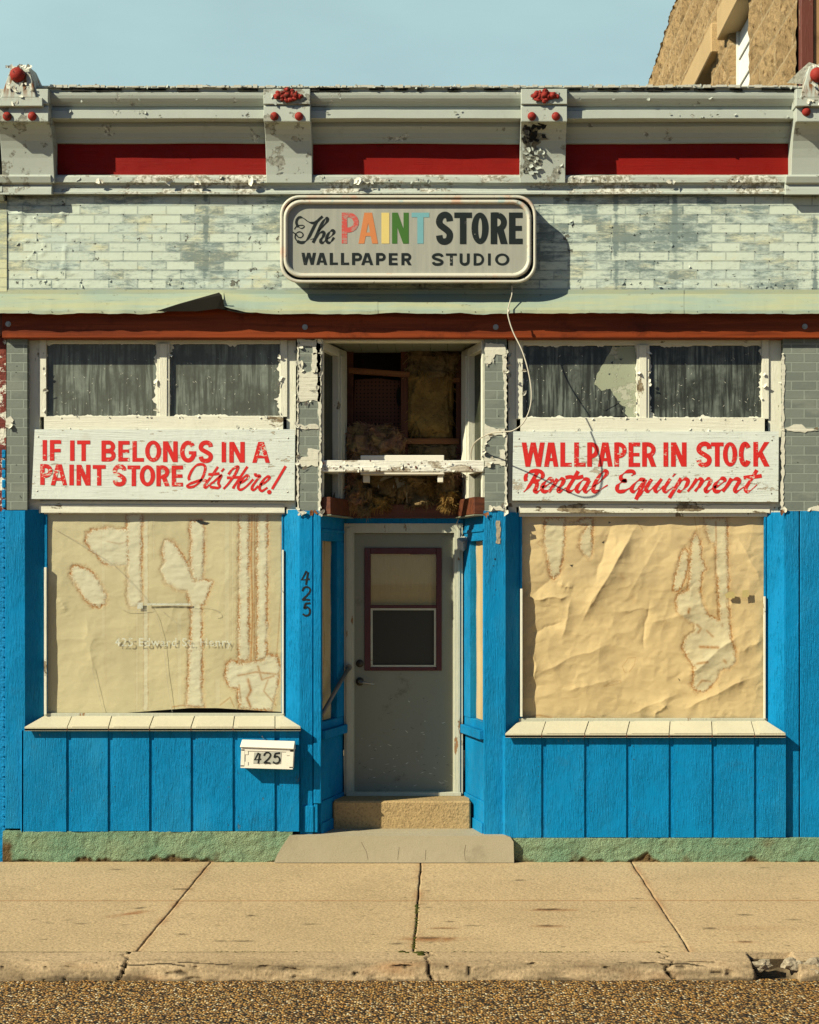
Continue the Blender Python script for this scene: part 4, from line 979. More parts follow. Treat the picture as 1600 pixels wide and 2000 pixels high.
# rough green footing
def footing(a, c, zt, s):
    fx = np.arange(X(a), X(c), .010); n = 26; fz = np.linspace(-.02, zt, n); A_, B_ = np.meshgrid(fx, fz)
    lump_ = fbm(A_ * 26, B_ * 26, 4, s) - .5; wide = fbm(A_ * 3, B_ * 6, 3, s + 1) - .5
    yy = -.040 - .022 * lump_ - .020 * wide
    low = np.clip((.004 + .13 * (fbm(A_ * 5.2, A_ * 0, 5, s + 2) - .5) + .05 * (fbm(A_ * 18, B_ * 18, 3, s + 6) - .5) - B_) / .02, 0, 1)
    bare = np.maximum(low, np.clip(fbm(A_ * 5, B_ * 7, 5, s + 3) * 5 - 3.55, 0, 1) * .8)
    if a < 100: bare = np.maximum(bare, np.clip((X(30) - A_ + .05 * lump_) / .03, 0, 1) * np.clip((.17 - B_) / .05, 0, 1))
    yy += .03 * np.clip(low * 1.2, 0, 1) * fbm(A_ * 40, B_ * 40, 2, s + 4)
    Pn = np.stack([A_, yy, B_], -1); top = Pn[-1:].copy(); top[:, :, 1] = .05
    sheet('footing', np.concatenate([Pn, top]), {'bare': np.concatenate([bare, bare[-1:]])}, 'found', store)
footing(8, 575, Z(1622.5), 111); footing(985, 1700, Z(1635), 121)
# concrete landing and the pebbled step
b = MB(); Lp = [(538, 1681), (543, 1668), (552, 1652), (567, 1629.5), (988, 1629.5), (997, 1633), (1002, 1641), (1003, 1681)]
b.plate([(X(p[0]), Z(p[1])) for p in Lp], -.085, .18)
b.box(X(590), X(975), .09, .72, 0, Z(1629) - .002)
for p in ([(706, 1645), (711, 1655), (716, 1664), (719, 1680)], [(780, 1655), (778, 1668), (777, 1680)], [(832, 1660), (831, 1680)], [(910, 1650), (907, 1664), (909, 1680)]):
    b.tube([(X(q[0], -.085), -.0848, Z(q[1], -.085)) for q in p], .0016, 5, 1)
b.build('landing', ['landing', 'gap'], store, .006)
SY = .28
gx = np.linspace(X(650, SY), X(920, SY), 110); 
b = MB(); b.box(X(650, SY), X(920, SY), SY, .70, .15, .396); b.build('step', 'step', store, .012)

# ---------------------------------------------------------------- transom windows and the lintel boards that carry the signs
def transom(o0, o1, panes, pt, pu, rail, mats):
    """White frame across one bay: outer stiles, top rail, mullion, bottom rail; brushed-out panes set back."""
    y = .055; b = MB()
    b.pbox(o0, panes[0][0] - 12, 655, 1003, y + .012, .08, 0); b.pbox(panes[1][1] + 12, o1, 655, 1003, y + .012, .08, 0)
    b.pbox(panes[0][0] - 13, panes[0][0], 664, rail[0], y, .12, 0); b.pbox(panes[1][1], panes[1][1] + 13, 664, rail[0], y, .12, 0)
    b.pbox(panes[0][1], panes[1][0], pt, pu, y + .002, .12, 0); b.pbox(panes[0][1] + 5, panes[1][0] - 5, pt, pu, y - .006, .01, 0)
    b.pbox(panes[0][0] - 13, panes[1][1] + 13, 655, pt, y + .010, .12, 1)
    b.pbox(panes[0][0] - 4, panes[1][1] + 5, pu, rail[1], y - .020, .10, 1)
    b.pbox(o0, o1, rail[1] - 1, 982, y + .020, .06, 1)
    b.pbox(o0 + 1, o1 - 1, 979, 990, y + .010, .1, 1); b.pbox(o0 + 20, o1 - 22, 986, 1001.5, y + .004, .13, 1)
    for (a, c) in panes:
        for p0, p1, into in (((a, pt), (a, pu), (1, 0)), ((c, pt), (c, pu), (-1, 0)), ((a, pu), (c, pu), (0, -1)), ((a, pt), (c, pt), (0, 1))):
            b.ragged(p0, p1, into, .080 if into[0] else .078, 9 if into[0] else 6, 3.0, 2)
        b.flakes(7, lambda: (X(rnd.choice([a + rnd.uniform(-2, 4), c + rnd.uniform(-4, 2)]), .1), .050, Z(rnd.uniform(pt + 8, pu - 4), .1)), (.006, .018), 2, lift=.8)
        b.flakes(7, lambda: (X(rnd.uniform(a, c), .03), .033, Z(rnd.uniform(pu, pu + 3), .03)), (.005, .010), 2, lift=.6)
    b.flakes(10, lambda: (X(rnd.uniform(panes[0][0], panes[1][1]), .03), .033, Z(rnd.uniform(rail[1] - 5, rail[1]), .03)), (.006, .014), 2, lift=.4)
    b.flakes(14, lambda: (X(rnd.choice([o0 + rnd.uniform(0, 3), o1 - rnd.uniform(0, 3)]), .07), .072, Z(rnd.uniform(670, 830), .07)), (.008, .018), 2, lift=.8)
    fr = b.build('transom_window', ['cream', 'cream_h', 'flake', 'beam_dark'], store, .002)
    for (a, c), mt in zip(panes, mats):
        b = MB(); b.box(X(a - 3, .087), X(c + 3, .087), .087, .093, Z(pu + 3, .087), Z(pt - 3, .087)); b.build('pane', mt, fr)
    return fr
tl = transom(56, 578, [(90, 307), (331, 548)], 671, 813, (814, 839), ('smear', 'smear'))
tr = transom(993, 1526, [(1021, 1244), (1268, 1489)], 674, 816, (818, 843), ('smear_dark', 'smear_dark'))
# pale patch on the broken-painted pane, bounded by brush sweeps
b = MB(); z2 = lambda u, v: (980 + u / 2.58, 640 + v / 2.58)
b.patch([z2(*q) for q in [(560, 95), (676, 95), (678, 455), (640, 456), (622, 430), (625, 400), (600, 390), (570, 345), (545, 305), (505, 320), (490, 300), (468, 285), (480, 235), (510, 185), (535, 140)]], .0845, .002, 0, 1.0, 3)
for pts in ([(550, 175), (562, 168), (560, 184)], [(592, 158), (612, 156), (603, 166)], [(535, 232), (548, 230), (545, 238)], [(575, 405), (612, 398), (600, 430), (622, 445), (560, 446), (540, 432)], [(560, 355), (600, 372), (560, 395), (520, 418), (480, 395)]):
    b.patch([z2(*q) for q in pts], .0825, .0015, 1, .6, 2)
b.build('bare_glass_patch', ['smear_pale', 'smear_dark'], tr)
for fr, panes in ((tl, [(90, 307), (331, 548)]), (tr, [(1021, 1244), (1268, 1489)])):      # scratches through the coating
    b = MB()
    for a, c in panes:
        for _ in range(40):
            px, py = rnd.uniform(a + 6, c - 6), rnd.uniform(690, 808); L = rnd.uniform(1.5, 5); th = rnd.choice([rnd.uniform(.6, 1.3), rnd.uniform(2.2, 2.8), rnd.uniform(0, 3.1)])
            dx, dy = L * math.cos(th), -L * math.sin(th)
            b.ribbon([(X(px, .0855), Z(py, .0855), .001), (X(px + dx * .5 + rnd.uniform(-.6, .6), .0855), Z(py + dy * .5, .0855), .0026), (X(px + dx, .0855), Z(py + dy, .0855), .0008)], .0855)
    tag(b.build('scratch_marks', 'flake', fr), kind='stuff')

# ---------------------------------------------------------------- recessed entrance
A_L, B_L = (X(627.5), .03), (-.505, .62); A_R, B_R = (X(944.5), .03), (.398, .62)
def zz(py, y=.3): return Z(py, y)
for A, B, sg in ((A_L, B_L, 1), (A_R, B_R, -1)):
    b = MB(); th = .10
    b.slab(A, B, 0, 1, .10, zz(1557), .0, -th); b.slab(A, B, 0, 1, zz(1557), zz(1438), -.012, -th); b.slab(A, B, 0.0, 1, zz(1438), zz(1421), .030, -th)
    b.slab(A, B, 0, 1, zz(1421), zz(1405), -.004, -th); b.slab(A, B, .66, 1, zz(1405), zz(1057), 0, -th); b.slab(A, B, 0, .035, zz(1405), zz(1057), 0, -th)
    b.slab(A, B, 0, 1, zz(1057), zz(1008), -.003, -th); b.slab(A, B, .0, 1, zz(1040), zz(1034), .006, 0); b.slab(A, B, 0, 1, .10, .27, .012, -.02)
    side = b.build('entrance_side_wall', 'blue', store, .003)
    b = MB(); b.add([(A[0] + (B[0] - A[0]) * u + (.03 if sg < 0 else -.03), A[1] + (B[1] - A[1]) * u, z) for u, z in (((.03, zz(1405)), (.67, zz(1405)), (.67, zz(1057)), (.03, zz(1057))) if sg > 0 else ((.67, zz(1405)), (.03, zz(1405)), (.03, zz(1057)), (.67, zz(1057))))], [(0, 1, 2, 3)]); b.build('pane', 'glass', side)
    b = MB(); b.slab(A, B, 0, 1, zz(1007), zz(974), .07, -.03, 0); b.slab(A, B, 0, 1, zz(1010), zz(1007) - .002, .075, -.03, 1); b.build('side_beam', ['beam_dark', 'soffit'], store, .003)
    # side light of the broken transom
    b = MB(); b.slab(A, B, .62, .98, zz(975), zz(680), .02, -.06); b.slab(A, B, .66, .82, zz(975), zz(690), .032, .019); b.slab(A, B, 0, 1, zz(692), zz(676), .015, -.06); b.slab(A, B, 0, .06, zz(975), zz(676), .01, -.06); b.slab(A, B, .0, .7, zz(925), zz(905), .018, -.05)
    sl = b.build('side_transom', 'cream', store, .003)
    b = MB(); b.slab(A, B, .06, .62, zz(975), zz(690), -.03, -.036); b.build('pane', 'olive_glass', sl)
# soffit, head of the opening
b = MB()
for q in range(9):
    x0, x1 = X(627) + q * .132, X(627) + q * .132 + .129; b.box(x0, x1, .10, .80, Z(664, .1) + .0, Z(664, .1) + .03)
b.build('soffit', 'soffit', store)
b = MB(); b.pbox(626, 946, 655, 667, .03, .10, 0); b.build('opening_head', 'cream_h', store, .002)
# bar across the opening, thick with cracked paint
b = MB(); b.pbox(627, 946, 899, 921, .02, .07, 0); b.pbox(627, 946, 911, 921.5, .008, .08, 0)
b.flakes(40, lambda: (X(rnd.uniform(630, 943), .02), .006, Z(rnd.uniform(900, 921), .02)), (.005, .012), 1, lift=.35)
b.flakes(14, lambda: (X(rnd.uniform(630, 943), .02), .006, Z(rnd.uniform(900, 921), .02)), (.004, .010), 2, lift=.1)
b.build('opening_bar', ['white_worn', 'flake', 'beam_dark'], store, .003)
# stud wall above the door, open to the street
b = MB(); yb = .74
b.pbox(655, 690, 660, 990, yb, .08, 1); b.pbox(783, 797, 672, 990, yb, .07, 1); b.pbox(891, 925, 672, 990, yb, .07, 1)
b.hexa([(X(681, yb), yb - .02, Z(729, yb)), (X(800, yb), yb - .02, Z(737, yb)), (X(800, yb), yb + .03, Z(737, yb)), (X(681, yb), yb + .03, Z(729, yb)),
        (X(681, yb), yb - .02, Z(718, yb)), (X(800, yb), yb - .02, Z(727, yb)), (X(800, yb), yb + .03, Z(727, yb)), (X(681, yb), yb + .03, Z(718, yb))], 0)
b.pbox(790, 897, 856, 867, yb - .015, .05, 0); b.pbox(885, 898, 738, 746, yb - .012, .05, 0)
b.build('stud_wall', ['stud', 'stud_v'], store, .002)
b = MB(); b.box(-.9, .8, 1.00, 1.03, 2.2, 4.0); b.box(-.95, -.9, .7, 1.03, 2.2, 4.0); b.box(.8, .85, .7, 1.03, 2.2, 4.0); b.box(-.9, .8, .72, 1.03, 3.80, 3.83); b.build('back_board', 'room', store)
b = MB(); pb = [(693, 742), (740, 738), (782, 744), (783, 838), (772, 842), (760, 838), (740, 846), (700, 842), (690, 836)]
b.patch([(p[0], p[1]) for p in pb], .83, .008, 0, .6, 6)
b.ball((X(779, .825), .826, Z(775, .825)), .05, (.45, .1, 1.5), 12, 1, .1)
b.build('pegboard', ['peg', 'dark'], store)
# beam and header over the door
b = MB(); b.pbox(668, 906, 985, 1012, .56, .14, 0); b.build('door_beam', 'beam_dark', store, .003)
b = MB(); b.pbox(668, 906, 1011, 1024, .60, .10, 0); b.build('door_header', 'blue', store, .003)

# ---------------------------------------------------------------- door
DY = .64
b = MB(); y = DY - .05
b.pbox(672, 689.5, 1022, 1552, y, .10, 0); b.pbox(887.5, 904.5, 1022, 1552, y, .10, 0); b.pbox(689.5, 887.5, 1022, 1041, y + .003, .10, 0)
b.pbox(676, 684, 1030, 1551, y - .008, .01, 0); b.pbox(893, 899, 1030, 1551, y - .008, .01, 0)
b.pbox(686, 692, 1041, 1550, y + .03, .06, 0); b.pbox(885, 890, 1041, 1550, y + .03, .06, 0)
b.pbox(676, 901, 1548, 1555, y - .02, .12, 1)
b.build('door_frame', ['door_frame', 'door_frame'], store, .002)
door = MB()
for a, c, t, u in ((690, 713, 1042, 1546), (862, 887, 1042, 1546), (713, 862, 1042, 1072), (713, 862, 1309, 1546)): door.pbox(a, c, t, u, DY, .045)
door = door.build('door', 'door', store)
b = MB(); y = DY - .012
b.pbox(712, 724, 1070, 1310, y, .03); b.pbox(852, 863, 1070, 1310, y, .03); b.pbox(724, 852, 1070, 1082, y + .001, .03); b.pbox(724, 852, 1303, 1310, y + .001, .03); b.pbox(724, 852, 1182, 1188, y + .001, .03)
dw = b.build('door_window', 'maroon', door, .003)
b = MB(); y = DY - .004
b.pbox(724, 728, 1188, 1304, y, .02); b.pbox(848, 852, 1188, 1304, y, .02); b.pbox(728, 848, 1188, 1192, y + .001, .02); b.pbox(728, 848, 1299, 1304, y + .001, .02); b.build('screen_frame', 'door_frame', dw)
b = MB(); b.add([(X(p, DY + .015), DY + .015, Z(q, DY + .015)) for p, q in ((724, 1183), (852, 1183), (852, 1082), (724, 1082))], [(0, 1, 2, 3)]); b.build('pane', 'glass', dw)
b = MB(); b.pbox(727, 849, 1191, 1300, DY + .012, .004); b.build('screen', NT('dark_insect_screen').done((.045, .043, .034), .8), dw)
b = MB(); b.pbox(724, 852, 1180, 1305, DY + .035, .005); b.build('back_panel', 'dark', dw)
b = MB(); c = (X(703, DY), DY - .006, Z(1296, DY)); b.ball(c, .030, (1, .5, 1), 16); b.ball((c[0], c[1] - .014, c[2]), .015, (1, .6, 1), 12); b.build('deadbolt', 'dark_metal', door, smooth=True)
b = MB(); c = Vector((X(703, DY), DY - .006, Z(1331, DY))); b.ball(c, .032, (1, .45, 1), 16); b.tube([c, c + Vector((0, -.045, 0)), c + Vector((.03, -.058, -.004)), c + Vector((.115, -.055, -.018))], [.012, .012, .011, .007], 10, 1); b.build('lever_handle', ['dark_metal', 'metal'], door, smooth=True)
b = MB()
for px, py in ((706, 1340), (827, 1364), (770, 1367), (758, 1394), (855, 1490), (720, 1520)): b = MB(); b.ball((X(px, DY), DY, Z(py, DY)), .003, (1, .4, 1), 6); b.build('screw_hole', 'black', door)

b = MB()
for _ in range(70):                            # kicks and scrapes, mostly low down
    px = rnd.uniform(694, 882); py = 1540 - abs(rnd.gauss(0, 70)); L = rnd.uniform(2, 9); th = rnd.uniform(-.7, .7)
    if py < 1320: continue
    b.ribbon([(X(px, DY), Z(py, DY), .0008), (X(px + L * .5 * math.cos(th), DY), Z(py + L * .5 * math.sin(th), DY), rnd.uniform(.002, .0045)), (X(px + L * math.cos(th), DY), Z(py + L * math.sin(th) + rnd.uniform(-1, 1), DY), .0008)], DY - .0008, rnd.choice([0, 0, 1]))
tag(b.build('scuff_marks', ['wire', 'flake'], door), kind='stuff')
# painted house number on the left pier
Lt = Lettering(0, 980, 2.58, -.002)
for ch, T, B, x0, x1 in (('4', 348, 418, 1520, 1560), ('2', 430, 498, 1523, 1563), ('5', 508, 576, 1526, 1564)): Lt.put(ch, x0, x1, T, B, 9.5)
Lt.mb.build('house_number', 'black', store)

# ================================================================ paper hung behind the glass
def sdf(poly, U, V):
    """Signed distance (negative inside) of grid points to a closed outline."""
    d = np.full(U.shape, 1e9); ins = np.zeros(U.shape, bool); n = len(poly)
    for i in range(n):
        x0, y0 = poly[i]; x1, y1 = poly[(i + 1) % n]; ex, ey = x1 - x0, y1 - y0
        t = np.clip(((U - x0) * ex + (V - y0) * ey) / (ex * ex + ey * ey + 1e-9), 0, 1)
        d = np.minimum(d, np.hypot(U - x0 - t * ex, V - y0 - t * ey))
        c = ((y0 > V) != (y1 > V)) & (U < (x1 - x0) * (V - y0) / (y1 - y0 + 1e-12) + x0); ins ^= c
    return np.where(ins, -d, d)
def seg(p, q, U, V):
    ex, ey = q[0] - p[0], q[1] - p[1]; t = np.clip(((U - p[0]) * ex + (V - p[1]) * ey) / (ex * ex + ey * ey + 1e-9), 0, 1)
    return np.hypot(U - p[0] - t * ex, V - p[1] - t * ey)
def paper(name, px0, px1, py0, py1, y, org, wets, lines, faint, holes, folds, crumple, mat, seed, edge=None):
    n = 420; m = int(n * (py1 - py0) / (px1 - px0))
    gx = np.linspace(px0, px1, n); gy = np.linspace(py0, py1, m); PX, PY = np.meshgrid(gx, gy)
    U, V = (PX - org[0]) * 2.58, (PY - org[1]) * 2.58          # outlines were read off an enlargement
    wob = (fbm(U * .06, V * .06, 3, seed) - .5) * 14 + (fbm(U * .22, V * .22, 2, seed + 5) - .5) * 13
    dmin = np.full(U.shape, 1e9)
    for poly in wets: dmin = np.minimum(dmin, sdf(poly, U, V) + wob)
    wet = np.clip(.5 - dmin / 12, 0, 1) * (.72 + .5 * fbm(U * .02, V * .02, 3, seed + 21))
    wet = np.clip(wet, 0, 1)
    comb = .35 + .65 * vnoise(U * .17, V * .17, seed + 7)      # the tide line breaks into teeth
    tide = np.exp(-(dmin / 3.6) ** 2) * (.62 + .5 * comb)
    teeth = np.clip((vnoise(U * .30, V * .30, seed + 8) - .40) * 4, 0, 1) * np.exp(-((dmin + 5) / 8.0) ** 2) * .85
    tide = np.maximum(tide, teeth) * np.clip(.35 + 2.6 * (fbm(U * .012, V * .012, 3, seed + 22) - .3), .25, 1)
    tide = np.maximum(tide, .35 * np.exp(-((dmin - 5) / 9) ** 2) * comb)
    for pts, wd, am in lines:
        d = np.minimum.reduce([seg(p, q, U, V) for p, q in zip(pts, pts[1:])]) + np.abs(wob) * .25
        tide = np.maximum(tide, am * np.exp(-(d / wd) ** 2) * (.4 + .6 * comb))
    fw = np.zeros(U.shape)
    for x_, w_, v0, v1, am in faint:
        q = np.exp(-np.abs((U - x_ + wob * .3) / w_) ** 4) * ((V > v0) & (V < v1)); fw = np.maximum(fw, am * q)
        tide = np.maximum(tide, am * .75 * np.exp(-((np.abs(U - x_ + wob * .3) - w_) / 1.5) ** 2) * ((V > v0) & (V < v1)) * (.3 + .7 * comb))
    wet = np.maximum(wet, fw)
    hole = np.zeros(U.shape)
    for poly in holes: hole = np.maximum(hole, np.clip(.5 - (sdf(poly, U, V) + wob * .2) / 2, 0, 1))
    # relief: hanging folds, soft crumples, pucker where it has been wet
    xm, zm = (PX - px0) * S0, (PY - py0) * S0
    h = .010 * (fbm(xm * 1.5, zm * 1.3, 3, seed + 9) - .5)
    wx = xm + .10 * (fbm(xm * 2, zm * 2, 3, seed + 10) - .5); wz = zm + .10 * (fbm(xm * 2 + 9, zm * 2, 3, seed + 11) - .5)
    for (p, q, wd, am) in folds:
        sx_, sz_ = q[0] - p[0], q[1] - p[1]; L = math.hypot(sx_, sz_); t = ((U - p[0]) * sx_ + (V - p[1]) * sz_) / (L * L)
        dn_ = (-(U - p[0]) * sz_ + (V - p[1]) * sx_) / L + 26 * (fbm(t * 4, t * 0 + p[0], 3, seed + 12) - .5)
        env = np.clip(t * 4, 0, 1) * np.clip((1 - t) * 4, 0, 1)
        h += (.9 if crumple > .015 else 1) * am * env * np.exp(-np.abs(dn_ / wd)) * (1 + .4 * (fbm(t * 7, dn_ * .02, 2, seed + 15) - .5))
    h += crumple * (ridged(wx * 3.2 + .7 * wz, wz * 4.2 - .5 * wx, 3, seed + 13) - .6)
    h += crumple * .45 * np.abs(fbm(wx * 8 + wz * 3, wz * 10, 3, seed + 14) - .5) + .0011 * (ridged(wx * 11, wz * 26, 3, seed + 18) - .6)
    h += wet * .0042 * (fbm(xm * 16, zm * 34, 3, seed + 16) - .5)
    h += -.0022 * np.exp(-(dmin / 7) ** 2) * (.4 + comb)
    yy = y - h
    yy = np.maximum(yy, .097)
    XX = X(PX, y); ZZ = Z(PY, y)
    if edge: ZZ = ZZ + edge(PX, PY)
    return sheet(name, np.stack([XX, yy, ZZ], -1), {'wet': wet, 'tide': np.clip(tide, 0, 1), 'hole': hole}, mat)
el = lambda cx, cy, rx, ry, a=0: [(cx + rx * math.cos(q * .3927) * math.cos(a) - ry * math.sin(q * .3927) * math.sin(a), cy + rx * math.cos(q * .3927) * math.sin(a) + ry * math.sin(q * .3927) * math.cos(a)) for q in range(16)]
wetL = [[(380, 318), (355, 338), (352, 375), (385, 430), (425, 495), (460, 528), (500, 535), (535, 515), (538, 480), (515, 425), (480, 370), (430, 328)],
        [(470, 138), (432, 158), (428, 200), (450, 240), (490, 275), (515, 308), (560, 325), (650, 318), (650, 140), (540, 128)], [(636, 55), (716, 55), (716, 500), (690, 535), (655, 530), (640, 480)],
        [(830, 192), (868, 196), (905, 240), (940, 300), (968, 370), (985, 398), (1040, 392), (1078, 405), (1055, 450), (1030, 520), (955, 530), (940, 455), (885, 440), (830, 405), (808, 345), (828, 300), (812, 250)],
        [(960, 92), (1020, 95), (1032, 140), (1030, 300), (1022, 395), (972, 395), (955, 300), (962, 200), (950, 140)], [(962, 500), (1018, 500), (1022, 800), (1020, 960), (1030, 1058), (940, 1058), (948, 800), (960, 650)],
        [(1204, 50), (1256, 50), (1258, 800), (1200, 800)], [(1296, 50), (1350, 50), (1348, 790), (1292, 800)],
        [(1140, 815), (1165, 795), (1200, 810), (1330, 798), (1342, 770), (1395, 772), (1412, 830), (1405, 900), (1390, 985), (1372, 1062), (1205, 1062), (1195, 955), (1155, 945), (1132, 890)]]
linesL = [([(1270, 55), (1266, 300), (1274, 560), (1264, 800)], 7, 1), ([(1282, 55), (1285, 420), (1280, 790)], 5, .9), ([(1250, 900), (1265, 960), (1245, 1000), (1262, 1045)], 8, 1), ([(1200, 880), (1290, 860), (1390, 870)], 6, .8), ([(1300, 830), (1320, 900), (1380, 880)], 6, .8),
          ([(1395, 780), (1420, 420), (1415, 120)], 4, .6), ([(1110, 1045), (1160, 1000), (1180, 1050)], 4, .7), ([(870, 1050), (920, 1045), (1000, 1056)], 5, .8), ([(540, 200), (600, 212), (650, 200)], 4, .5), ([(240, 120), (330, 170), (430, 220)], 2, .5), ([(1215, 1020), (1205, 930)], 5, .8), ([(1350, 900), (1330, 960), (1390, 1030)], 5, .7)]
faintL = [(735, 12, 90, 1060, .75), (520, 10, 60, 690, .25), (533, 2.5, 690, 930, .3), (1144, 14, 50, 740, .28), (775, 4, 60, 300, .35), (905, 12, 560, 1060, .25), (690, 6, 550, 1060, .25), (1098, 14, 900, 1040, .3), (1172, 5, 60, 700, .3)]
pl = paper('kraft_paper_sheet', 84, 556, 999, 1392, .108, (0, 980), wetL, linesL, faintL, [[(985, 95), (1000, 92), (1060, 106), (1044, 118), (1012, 114)]],
           [((430, 560), (470, 900), 26, .007), ((300, 480), (330, 560), 18, .006), ((1130, 200), (1400, 190), 30, .005), ((240, 700), (560, 690), 40, .006), ((560, 640), (1000, 610), 50, .004), ((900, 450), (820, 700), 30, .004)], .009, 'paper_l', 201,
           lambda PX, PY: .034 * np.clip((PY - 1300) / 92, 0, 1) * np.clip((PX - 250) / 120, 0, 1) * np.clip((575 - PX) / 150, 0, 1))
tag(pl, 'cream kraft paper with tall brown-edged water stains covering the left shop window', 'paper', 'paper blocking the shop windows')
wetR = [[(216, 80), (322, 80), (318, 200), (308, 300), (295, 360), (265, 392), (242, 372), (228, 300), (212, 200)], [(420, 80), (460, 80), (458, 200), (458, 262), (442, 282), (415, 265), (392, 235), (392, 190), (415, 145), (436, 118), (400, 118), (345, 104), (380, 96)],
        [(978, 155), (955, 190), (946, 280), (944, 370), (938, 440), (888, 462), (872, 500), (882, 555), (930, 590), (968, 620), (970, 650), (925, 685), (908, 735), (935, 795), (965, 830), (965, 880), (955, 925), (985, 965), (1030, 955), (1060, 930), (1092, 890), (1098, 855), (1150, 838), (1182, 800), (1180, 750), (1160, 690), (1150, 640), (1100, 600), (1050, 575), (1018, 525), (1002, 440), (1010, 370), (1035, 335), (1010, 290), (1005, 190)],
        [(925, 235), (900, 262), (884, 330), (866, 400), (864, 450), (890, 455), (918, 410), (938, 345), (945, 260)], [(1020, 80), (1138, 80), (1142, 300), (1146, 520), (1160, 690), (1100, 650), (1085, 400), (1074, 205), (1048, 205), (1028, 140)]]
linesR = [([(1000, 732), (1088, 734)], 8, 1), ([(985, 815), (1035, 808)], 7, .9), ([(985, 620), (1005, 640), (990, 660)], 7, .8), ([(1035, 650), (1065, 680)], 6, .7), ([(945, 540), (940, 560)], 8, 1), ([(1080, 100), (1082, 200), (1078, 320), (1090, 600)], 5, .8), ([(985, 930), (1010, 900), (1050, 905)], 6, .8), ([(1120, 800), (1130, 810)], 8, .8),
          ([(620, 860), (608, 830), (640, 787), (676, 785), (668, 825), (640, 862), (620, 860)], 2.2, .6), ([(515, 932), (555, 905), (600, 902), (600, 915), (550, 925), (515, 932)], 2.2, .6), ([(800, 625), (822, 590), (830, 605), (805, 630)], 2, .45), ([(680, 100), (705, 130), (715, 152)], 2, .8), ([(970, 60), (985, 150)], 2.5, .7), ([(1000, 60), (998, 160)], 2, .6), ([(140, 1085), (190, 1075), (250, 1088)], 5, .7), ([(395, 1088), (435, 1080), (470, 1088)], 3, .7), ([(1050, 1092), (1085, 1086), (1110, 1095)], 4, .6), ([(180, 210), (200, 185), (212, 200), (200, 225), (180, 210)], 2.5, .6), ([(280, 940), (360, 920), (420, 950), (380, 985), (300, 990)], 2, .3), ([(655, 470), (668, 500)], 12, .2), ([(600, 370), (612, 390)], 12, .3)]
holesR = [[(342, 318), (362, 316), (356, 330)], [(506, 205), (520, 196), (516, 214)], [(538, 98), (550, 104), (540, 110)], [(890, 890), (900, 898), (898, 905)]]
foldsR = [((705, 90), (380, 640), 46, .034), ((560, 95), (470, 420), 34, -.016), ((140, 500), (350, 470), 22, .020), ((350, 470), (300, 700), 26, .014), ((110, 680), (330, 600), 26, -.014), ((330, 330), (140, 480), 30, -.012), ((280, 410), (360, 440), 16, .014), ((700, 620), (1000, 560), 40, .012), ((600, 880), (300, 960), 36, .014),
          ((1250, 640), (900, 900), 44, .020), ((1310, 860), (900, 1060), 30, .018), ((1190, 760), (1320, 700), 26, .012), ((840, 1010), (760, 1090), 24, .016), ((620, 1080), (900, 960), 30, .014), ((740, 480), (710, 760), 14, -.010), ((150, 880), (560, 700), 40, .016), ((150, 720), (180, 930), 22, .014), ((1180, 160), (1310, 420), 40, .014), ((830, 140), (600, 520), 40, .010), ((560, 560), (800, 520), 30, .010)]
pr = paper('kraft_paper_sheet', 1014, 1498, 1004, 1406, .130, (980, 980), wetR, linesR, [(1110, 30, 60, 500, .35)], holesR, foldsR, .021, 'paper_r', 231)
tag(pr, 'crumpled tan kraft paper with one branching water stain covering the right shop window', 'paper', 'paper blocking the shop windows')
b = MB(); b.patch([(1415, 1162), (1426, 1155), (1434, 1156), (1436, 1168), (1420, 1168)], .0940, .0006, 1, .5, 4); b.patch([(1450, 1153), (1463, 1152), (1463, 1166), (1450, 1167)], .0940, .0006, 1, .5, 4)
b.build('tape', [paint('old_brown_tape', (.27, .19, .09), .1), paint('yellowed_clear_tape', (.58, .45, .20), .05)], pr)
def side_paper(A, B, label):
    n, m = 24, 70; us = np.linspace(.02, .70, n); zs_ = np.linspace(zz(1405) - .02, zz(1057) + .02, m); UU, ZZ2 = np.meshgrid(us, zs_)
    dx, dy = B[0] - A[0], B[1] - A[1]; L = math.hypot(dx, dy); nx, ny = dy / L, -dx / L
    if ny > 0: nx, ny = -nx, -ny
    t = -.05 + .012 * (ridged(UU * 4, ZZ2 * 3, 3, 251) - .6); z0 = np.zeros_like(UU)
    o = sheet('kraft_paper_strip', np.stack([A[0] + dx * UU + nx * t, A[1] + dy * UU + ny * t, ZZ2], -1), {'wet': z0, 'tide': .9 * np.exp(-((UU - .33 - .05 * np.sin(ZZ2 * 9)) / .012) ** 2) * (A[0] < 0), 'hole': z0}, 'paper_r')
    tag(o, label, 'paper', 'paper blocking the shop windows')
side_paper(A_L, B_L, 'narrow kraft paper strip in the shaded side window left of the door')
side_paper(A_R, B_R, 'narrow sunlit kraft paper strip in the side window right of the door')
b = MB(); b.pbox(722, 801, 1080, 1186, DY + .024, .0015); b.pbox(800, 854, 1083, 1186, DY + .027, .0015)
tag(b.build('door_paper', 'paper_door'), 'plain brown paper in two overlapping sheets behind the upper door pane', 'paper', 'paper blocking the shop windows')

